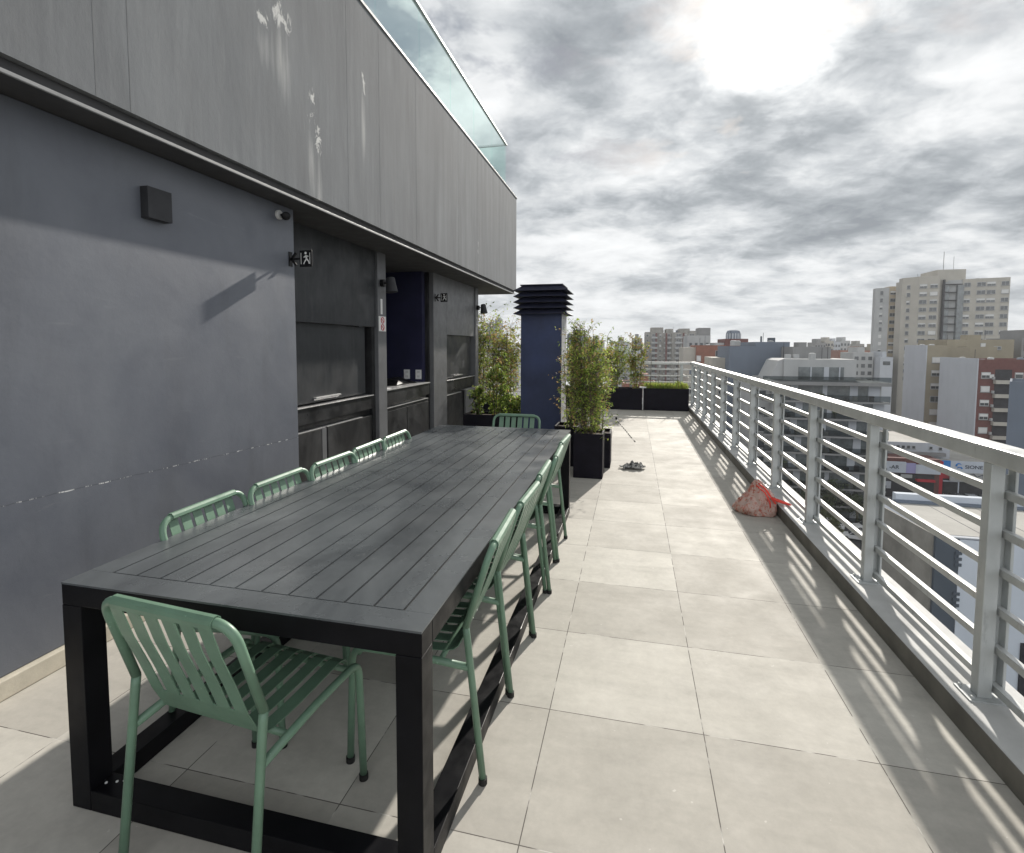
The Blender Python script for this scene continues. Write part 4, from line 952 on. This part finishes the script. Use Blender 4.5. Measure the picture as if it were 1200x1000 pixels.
MB().box(13.7,16.89,151,165,GZ,1.0).build('wall', M['cbeige'], t)
t = bld('small pale buildings on top left of the red block', 17.5, 24.6, 180, 195, 4.8, M['clight']); part(t,'roof_room',M['cgrey'],(20.8,24.6,180.5,188,4.8,7.3)); windows(t,[(18.5+i*1.7,179.99,1.2,1,1.3,'o',0) for i in range(4)])
t = bld('dark red flat topped block with pale side near the cylinder tower', 27.5, 34.0, 170, 185, 3.6, M['cbrick'], name='brick_building'); part(t,'side_wall',M['clight'],(24.8,27.4,171,185,GZ,2.4)); windows(t,[(26.2,170.99,-1,1.0,1.4,'o',0)])
t = thing('round_tower', (44.2,253,GZ), 'round grey tower top rising behind the dark red block', 'tower')
MB().tube([(44.2,253,GZ),(44.2,253,7.2),(44.2,253,8.2),(44.2,253,8.6)],[3.0,3.0,2.6,1.6],20).build('wall', M['cslate'], t)
b = MB()
for i in range(8): a = R(180+i*22.5+10); b.box(44.2+3.02*math.cos(a)-.25,44.2+3.02*math.cos(a)+.25,253+3.02*math.sin(a)-.1,253+3.02*math.sin(a)+.1,1,7)
b.build('rib', M['cwhite'], t)
# --- left apartment cluster
t = thing('apartment_building', (20,310,GZ), 'brownish grey high rise with many balconies straight beyond the terrace end', 'building')
boxes = [(6.6,13.5,300,320,9.0),(9.8,16.5,303,320,11.6),(13.5,21.0,301.5,320,8.6),(18.0,21.8,304,320,10.8),(21.0,27.5,300,320,8.8),(25.2,30.5,303,320,10.9),(27.5,34.5,301,320,9.6)]
for (x0,x1,y0,y1,zt) in boxes: MB().box(x0,x1,y0,y1,GZ,zt).build('wall', M['cconc'], t)
b = MB(); w_ = []
for i in range(13):
    z = 6.4-i*2.85
    for (x0,x1,y) in ((10.0,13.3,300),(16.8,20.8,301.5),(22.5,26.5,300),(29.5,33.5,301)):
        b.box(x0,x1,y-1.3,y-.02,z-1.0,z-.1); w_.append(((x0+x1)/2,y-.01,z+.0,2.6,1.5,'o',0))
    for x, y in ((7.9,300),(14.9,301.5),(28.3,301)): w_.append((x,y-.01,z,1.2,1.3,sty(),0))
b.build('balcony', M['clight'], t); windows(t, w_)
b = MB()
for x in (12.2,17.6,26.6): b.box(x,x+.9,299.6,299.99 if x != 17.6 else 301.4,GZ,8.4)
b.build('brick_band', M['cbrick'], t)
# --- skyline towers
def far(label, x0, x1, y0, zt, mat, nf=8, nc=4, dep=14, grp=None):
    t = thing('high_rise', ((x0+x1)/2,y0+dep/2,GZ), label, 'high rise', grp)
    MB().box(x0,x1,y0,y0+dep,GZ,zt).build('wall', mat, t)
    MB().box(x0+(x1-x0)*.3,x0+(x1-x0)*.65,y0+2,y0+dep-2,zt,zt+2.2).build('roof_room', mat, t)
    b = MB(); cw = (x1-x0)/nc
    for i in range(nf):
        for j in range(nc): b.box(x0+cw*(j+.22),x0+cw*(j+.78),y0-.12,y0-.01,zt-3.2-i*3.1,zt-1.7-i*3.1)
    o = b.build('windows', M['cglass'], t); o['kind'] = 'stuff'
    return t
far('pale high rise just right of the grey rooftop block',107.6,113.5,350,3.6,M['cgrey'],9,4); far('white high rise pair in the distant cluster centre',118.7,125,360,4.0,M['cwhite'],10,4)
far('white high rise with dark stripe right of the distant pair',125.4,131,362,4.8,M['clight'],10,3); far('low pale slab left in the distant cluster',113.6,118.4,352,4.6,M['cbeige'],9,3)
far('brown grey distant tower left of the beige tower block',155,161,420,3.0,M['cconc'],7,4); far('low tan distant tower next to the beige tower block',161.8,167,410,.8,M['ctan'],6,4)
far('pale blue low block in front of the tower block',98.0,102.5,240,-3.0,M['cwhite'],1,1); far('striped white block left of the pale blue one',90,97.5,245,-1.2,M['clight'],7,3)
far('lone thin grey skyscraper far away at the left',-186.8,-179,700,38,M['cslate'],14,2); far('second grey skyscraper next to the thin one',-205,-192,720,33,M['cslate'],14,3)
far('distant tower seen through the shrubs right of the chimney',-32,-23,260,7.2,M['cslate'],12,5); far('shorter distant tower by the shrubs',-22,-14.5,265,4.2,M['cconc'],9,4)
far('pale tower between the shrubs and the far planter',-9,-2,270,3.5,M['clight'],9,4); far('grey tower behind the slim reddish shrub',-.5,5,290,5.5,M['cgrey'],9,3)
far('white distant block left of the chimney',-45,-37,170,.2,M['cwhite'],8,5); far('blue grey distant block left of the chimney',-52,-46.5,190,2.6,M['cslate'],8,3)
far('grey block with dark top at the right edge of the skyline',97,104,160,3.6,M['cgrey'],3,3)
far('far left brown high rise behind the bar end shrubs',-80,-66,240,4,M['cconc'],10,5)
# --- nearby buildings
nb = thing('flat_roof_building', (40,46,GZ), 'nearest building below with pale flat roof, concrete side and blue grey front', 'building')
MB().prism([(21.17,42.3),(60,42.3),(60,51.3),(22.9,51.3),(20.6,49.3)], GZ, -12).build('wall', M['cslate'], nb)
b = MB(); b.add([(21.12,42.3,-21),(20.55,49.3,-21),(20.55,49.3,-12.02),(21.12,42.3,-12.02)],[(0,1,2,3)]); 
b = MB().prism([(21.17,42.3),(20.6,49.3),(20.5,49.3),(21.07,42.3)], -19.5, -11.9); b.build('side_concrete', M['cconc'], nb)
part(nb,'front_wall',M['csign'],(22.6,60,42.0,42.29,GZ,-12.05)); part(nb,'corner_band',M['cdslate'],(21.17,22.59,42.05,42.29,GZ,-12.0))
b = MB()
for k in range(40):
    z = -12.5-k*.42
    if (k//4) % 2 == 0: b.box(22.35,22.75,41.95,41.995,z-.22,z)
b.build('quoins', M['cdslate'], nb)
part(nb,'roof_surface',M['croof'],(22.2,60,42.6,50.9,-12.0+.01,-11.94)); part(nb,'roof_edge',M['cwhite'],(21.2,60,42.0,42.35,-11.99,-11.9))
part(nb,'rear_parapet',M['csign'],(22.5,60,51.0,51.6,-12.4,-11.3)); part(nb,'gutter',M['cslate'],(22.3,60,50.3,50.98,-11.93,-11.8)); part(nb,'doorway',M['cdark'],(26.5,27.3,41.9,41.99,-24.5,-19.0),(25.7,29.5,41.7,41.98,-28.9,-23.2))
b = MB()
for i in range(10): b.box(24.5+i*3.4,24.56+i*3.4,42.7,50.2,-11.938,-11.92)
b.build('roof_seam', M['cgrey'], nb)
struct(MB().box(29,75,20,41.5,GZ+.05,GZ+.12).build('courtyard', M['tarp']))
t = bld('low dark roofed shed in the green yard below the railing', 33, 44, 36, 41, -24.5, M['cdark'], name='shed', cat='shed', roofmat=M['croofd'])
t = bld('low building with bright white metal roof right of the chimney', -11, -3.2, 62, 80, -3.6, M['cconc'], name='low_building', roofmat=M['cwhite'], parapet=.2)
t = bld('grey low building with white roof edges left of the chimney', -30, -19.5, 55, 70, -4.2, M['cgrey'], name='low_building', roofmat=M['croofd'], parapet=.5); part(t,'roof_rail',M['cwhite'],(-30,-19.5,54.7,54.98,-5.1,-4.9),(-30,-19.5,54.7,54.98,-6.2,-6.0))
t = bld('reddish low building seen behind the shrubs left of the chimney', -19, -12, 66, 78, -9.5, M['cbrick'], name='low_building', roofmat=M['croofd'])

# --- generic low city buildings to the horizon
cr_ = random.Random(23)
protos = []
def filler_mesh(k):
    b = MB(); w = cr_.uniform(7,13); d = cr_.uniform(9,16); h = 1.0
    return w, d
cols = [M['cbeige'],M['clight'],M['cwhite'],M['cgrey'],M['cconc'],M['ctan'],M['corange'],M['cbeige'],M['cgrey']]
def filler(x, y, w, d, h, mat):
    b = MB(); b.box(-w/2,w/2,0,d,0,h,0); b.box(-w/2,w/2,0,.3,h,h+.7,0); b.box(-w/2,w/2,d-.3,d,h,h+.7,0); b.box(-w/2,-w/2+.3,.3,d-.3,h,h+.7,0); b.box(w/2-.3,w/2,.3,d-.3,h,h+.7,0)
    b.box(-w/2+.31,w/2-.31,.31,d-.31,h,h+.05,2)
    rw = w*cr_.uniform(.2,.45); rx = cr_.uniform(-w/2+.5, w/2-rw-.5); b.box(rx,rx+rw,d*.3,d*.7,h,h+cr_.uniform(1.6,3),0)
    nf = int(h/3); nc = max(2, int(w/2.8)); cw = w/nc
    if cr_.random() < .85:
        for i in range(nf):
            for j in range(nc):
                if cr_.random() < .88: b.box(-w/2+cw*(j+.25),-w/2+cw*(j+.75),-.10,-.01,h-2.3-i*3,h-.9-i*3,1 if cr_.random() < .75 else 3)
    if cr_.random() < .5:
        for i in range(nf): b.box(-w/2+cw*.1,-w/2+cw*1.9,-1.0,-.01,h-2.9-i*3,h-2.2-i*3,3)
    o = b.build('city_building', [mat, M['cglass'], M['croofd'] if cr_.random() < .5 else M['croof'], M['cblind']], local=True)
    o.location = (x, y, GZ); o.rotation_euler = (0,0,cr_.choice((0,0,R(3),R(-4))))
    return tag(o, 'one of the low city blocks with small windows spreading towards the horizon', 'building', 'low city blocks spreading to the horizon')
cnt = 0
y = 135
while y < 1150:
    x = -.42*y-20
    while x < .66*y+20:
        w = cr_.uniform(9, 16)*(1+y/900); hmax = 29.5-.006*y if y > 200 else 24
        ok = True
        if y < 175 and x+w/2 > 8: ok = False
        if 175 <= y < 320 and x > .42*y-4: ok = False
        if 200 < y < 345 and 0 < x < 42: ok = False
        if 160 <= y < 215 and 8 < x: ok = False
        if cr_.random() < (.30 if y < 500 else .45): ok = False
        if ok and cnt < 290:
            hh = cr_.uniform(.35,1)*hmax
            filler(x+w/2, y+cr_.uniform(-8,8), w*.86, cr_.uniform(9,16), hh, cr_.choice(cols)); cnt += 1
        x += w*(1.25 if y < 500 else 1.8)
    y += 26+y*.075
for (x,y,w,d,h,c) in ((-38,95,12,12,12,3),(-55,100,14,14,17,0),(-22,100,11,12,15,4),(-8,96,10,12,16,1),(5,100,9,12,17,2),(-15,122,13,12,20,0),(-35,125,12,12,19,1),(2,124,8,12,21,6),(-70,130,14,14,22,3)):
    filler(x,y,w,d,h,cols[c])

# --- roof and facade clutter on the nearer city blocks
cl_ = random.Random(77)
def clutter(root, x0, x1, y0, y1, z, n=6):
    for _ in range(n):
        x = cl_.uniform(x0, x1-1.6); y = cl_.uniform(y0, y1-1.6); k = cl_.random()
        if k < .4: MB().tube([(x,y,z),(x,y,z+1.0),(x,y,z+1.15)],[.6,.6,.25],12).build('water_tank', M['cslate' if cl_.random() < .5 else 'clight'], root)
        elif k < .75: MB().box(x,x+1.0,y,y+.7,z,z+.8).build('air_conditioner', M['clight'], root)
        else: MB().tube([(x,y,z),(x,y,z+cl_.uniform(2,3.6))],.05,5).build('aerial', M['cdark'], root)
def find(lab): return [o for o in COL.objects if o.get('label','').startswith(lab)][0]
clutter(find('tan apartment'), 71.8,75.5,150.5,158,.9,4); clutter(find('red brick apartment'), 73,88,132.5,144,-2.1,10)
clutter(find('light grey apartment'), 27.5,37.5,104,112,-.9,6); clutter(find('large blank slate'), 20.5,31,118.5,130,1.5,8)
clutter(find('stepped cream'), 12.5,20,122.5,134,-5.2,4); clutter(find('orange brick'), 17.2,24,150.5,160,.8,5); clutter(find('tan setback'), 79,92,156.5,168,2.4,7)
clutter(find('tall beige tower'), 107,136,241,248,27.2,8); clutter(find('nearest building'), 26,55,43.5,49.5,-11.93,9); clutter(find('brownish grey'), 8,33,303,318,9,10)
ac = find('red brick apartment')
for i in range(9): MB().box(75.05,75.35,131.4,131.98,-5.6-i*2.98,-5.0-i*2.98).build('air_conditioner', M['clight'], ac)
ac = find('tan apartment')
for i in range(8): MB().box(74.2,75.0,149.6,149.98,-3.9-i*3.25,-3.4-i*3.25).build('air_conditioner', M['cgrey'], ac)
ac = find('light grey apartment')
for i in range(8):
    for _ in range(5):
        x = cl_.uniform(23.5,41); z = -5.25-3.0*(i+1)+.33
        if cl_.random() < .6: MB().box(x,x+.6,98.9,99.4,z,z+cl_.uniform(.5,1.0)).build('balcony_chair', M['cdark' if cl_.random() < .6 else 'cbeige'], ac)
        else: MB().tube([(x,99,z),(x,99,z+.4),(x,99,z+1.2)],[.2,.25,.45],7).build('balcony_plant', M['treeleaf'], ac)

# --- street trees and cars
tr = random.Random(3)
def tree(x, y, h, r_, label, mat='treeleaf', grp='street trees below the balcony building'):
    t = thing('street_tree', (x,y,GZ), label, 'tree', grp)
    b = MB(); b.tube([(x,y,GZ),(x+.1,y,GZ+h*.35),(x-.1,y+.1,GZ+h*.7)],[.22,.16,.07],7)
    for k in range(6):
        a = k*1.05; b.tube([(x,y,GZ+h*(.32+.05*k)),(x+math.cos(a)*r_*.6,y+math.sin(a)*r_*.6,GZ+h*(.55+.05*k))],[.09,.03],5)
    b.build('trunk', M['stem'], t, smooth=True)
    F = MB(); cl = [Vector((x+tr.gauss(0,r_*.42), y+tr.gauss(0,r_*.42), GZ+h*tr.uniform(.42,.95))) for _ in range(16)]
    for _ in range(1500):
        c = tr.choice(cl); p = c+Vector((tr.gauss(0,r_*.20), tr.gauss(0,r_*.20), tr.gauss(0,r_*.17))); s = tr.uniform(.10,.24)
        u = Vector((tr.gauss(0,1),tr.gauss(0,1),tr.gauss(0,1))).normalized(); v_ = u.cross(Vector((tr.gauss(0,1),tr.gauss(0,1),1))).normalized()
        F.add([p-u*s,p-v_*s*.6,p+u*s,p+v_*s*.6],[(0,1,2,3)])
    F.build('crown', M[mat], t)
tree(33.5,98.5,7.5,3.0,'dark street tree at the foot of the balcony building near its right end'); tree(28.5,98.3,6.5,2.6,'dark street tree at the foot of the balcony building towards its left end'); tree(37.8,98.6,5.0,2.2,'small dark street tree right at the street corner below the balcony building')
tree(30.2,88,5.0,1.4,'young pale street tree on the near side of the street','treeolive')
for i, (x,y,h,r_) in enumerate(((-34,80,9,5),(-24,84,10,5),(-15,86,8,4),(-44,88,12,6))): tree(x,y,h+6,r_,['olive tree crown low left between the roofs','wide olive tree in the middle of the left gap','smaller olive tree nearest the chimney','largest olive tree furthest left behind the bar shrubs'][i],'treeolive','trees among the low roofs at the left')
def make_car(mat, van=False):
    t = bpy.data.objects.new('parked_car', None); COL.objects.link(t)
    if van: prof = [(-2.3,.35),(2.4,.35),(2.45,.9),(2.1,1.15),(1.5,1.9),(-2.25,1.95),(-2.35,.9)]; gl_ = [(-2.0,1.25),(1.85,1.25),(1.42,1.78),(-1.95,1.8)]
    else: prof = [(-2.1,.32),(2.1,.32),(2.15,.62),(1.95,.82),(1.05,.93),(.45,1.38),(-.95,1.42),(-1.6,.98),(-2.1,.9),(-2.15,.6)]; gl_ = [(.98,.95),(.42,1.33),(-.92,1.37),(-1.48,.98)]
    b = MB(); b.xprism(prof,-.82,.82); b.build('body', mat, t, local=True, bevel=.08)
    b = MB(); b.xprism(gl_,-.83,.83); b.build('side_glass', M['cglass'], t, local=True)
    if not van:
        MB().add([(-.66,1.0,.975),(.66,1.0,.975),(.62,.50,1.37),(-.62,.50,1.37)],[(0,1,2,3)]).build('windscreen', M['cglass'], t, local=True)
    for sx in (-1,1):
        for yy in (-1.35,1.35):
            w_ = MB().tube([(sx*.70,yy,.33),(sx*.86,yy,.33)],.33,14).build('wheel', M['rubber'], t, local=True); MB().tube([(sx*.861,yy,.33),(sx*.875,yy,.33)],.19,10).build('rim', M['cgrey'], w_, local=True)
    for sx in (-.6,.6):
        MB().box(sx-.16,sx+.16,2.10,2.17,.6,.72).build('headlight', M['white'], t, local=True)
    return t
cp = {k: make_car(M[k]) for k in ('carw','card','carr','cars','carb')}; vanp = make_car(M['carw'], True)
used = set()
cars = [('carw',34.6,90.2,75,'white car driving along the street seen between the railing bars'),('van',32.0,94.6,90,'white van parked under the street trees'),('card',29.0,92.6,88,'dark car parked behind the white van'),
 ('carw',38.2,95.4,92,'white car parked at the corner right of the van'),('cars',36.5,86.5,70,'silver car on the near lane of the street'),
 ('card',62.6,118.5,10,'dark car at the left of the showroom forecourt'),('cars',65.0,118.3,-5,'silver car second on the showroom forecourt'),('card',67.4,118.5,8,'black car right on the showroom forecourt'),('carb',64.0,113.0,85,'dark blue car parked across in front of the showroom'),
 ('cars',59.4,112.6,92,'grey car parked behind the dark blue one'),('card',50.8,113.6,88,'black car outside the dark low shop'),('carr',70.2,115.0,80,'red car at the far right of the forecourt'),('card',55.6,114.2,85,'dark car between the two shops')]
for (k,x,y,a,lab) in cars:
    pr_ = vanp if k == 'van' else cp[k]
    c = pr_ if k not in used else copy_tree(pr_); used.add(k)
    c.location = (x,y,GZ+.10); c.rotation_euler = (0,0,R(a)); tag(c, lab, 'van' if k == 'van' else 'car', 'cars in the streets below')
for k, p in cp.items():
    if k not in used:
        for ch in kids(p): bpy.data.objects.remove(ch)
        bpy.data.objects.remove(p)

# ------------------------------------------------------------------ haze over the city
m = bpy.data.materials.new('haze'); m.use_nodes = True; nt2 = m.node_tree; nt2.nodes.clear()
v2 = nt2.nodes.new('ShaderNodeVolumePrincipled'); v2.inputs['Color'].default_value = (.9, .93, .97, 1); v2.inputs['Density'].default_value = .00028; v2.inputs['Anisotropy'].default_value = .2
o2 = nt2.nodes.new('ShaderNodeOutputMaterial'); nt2.links.new(v2.outputs[0], o2.inputs['Volume'])
hz_ = MB().box(-3050, 3050, -650, 5050, GZ-1, 42).build('haze', m, local=True); hz_['kind'] = 'stuff'
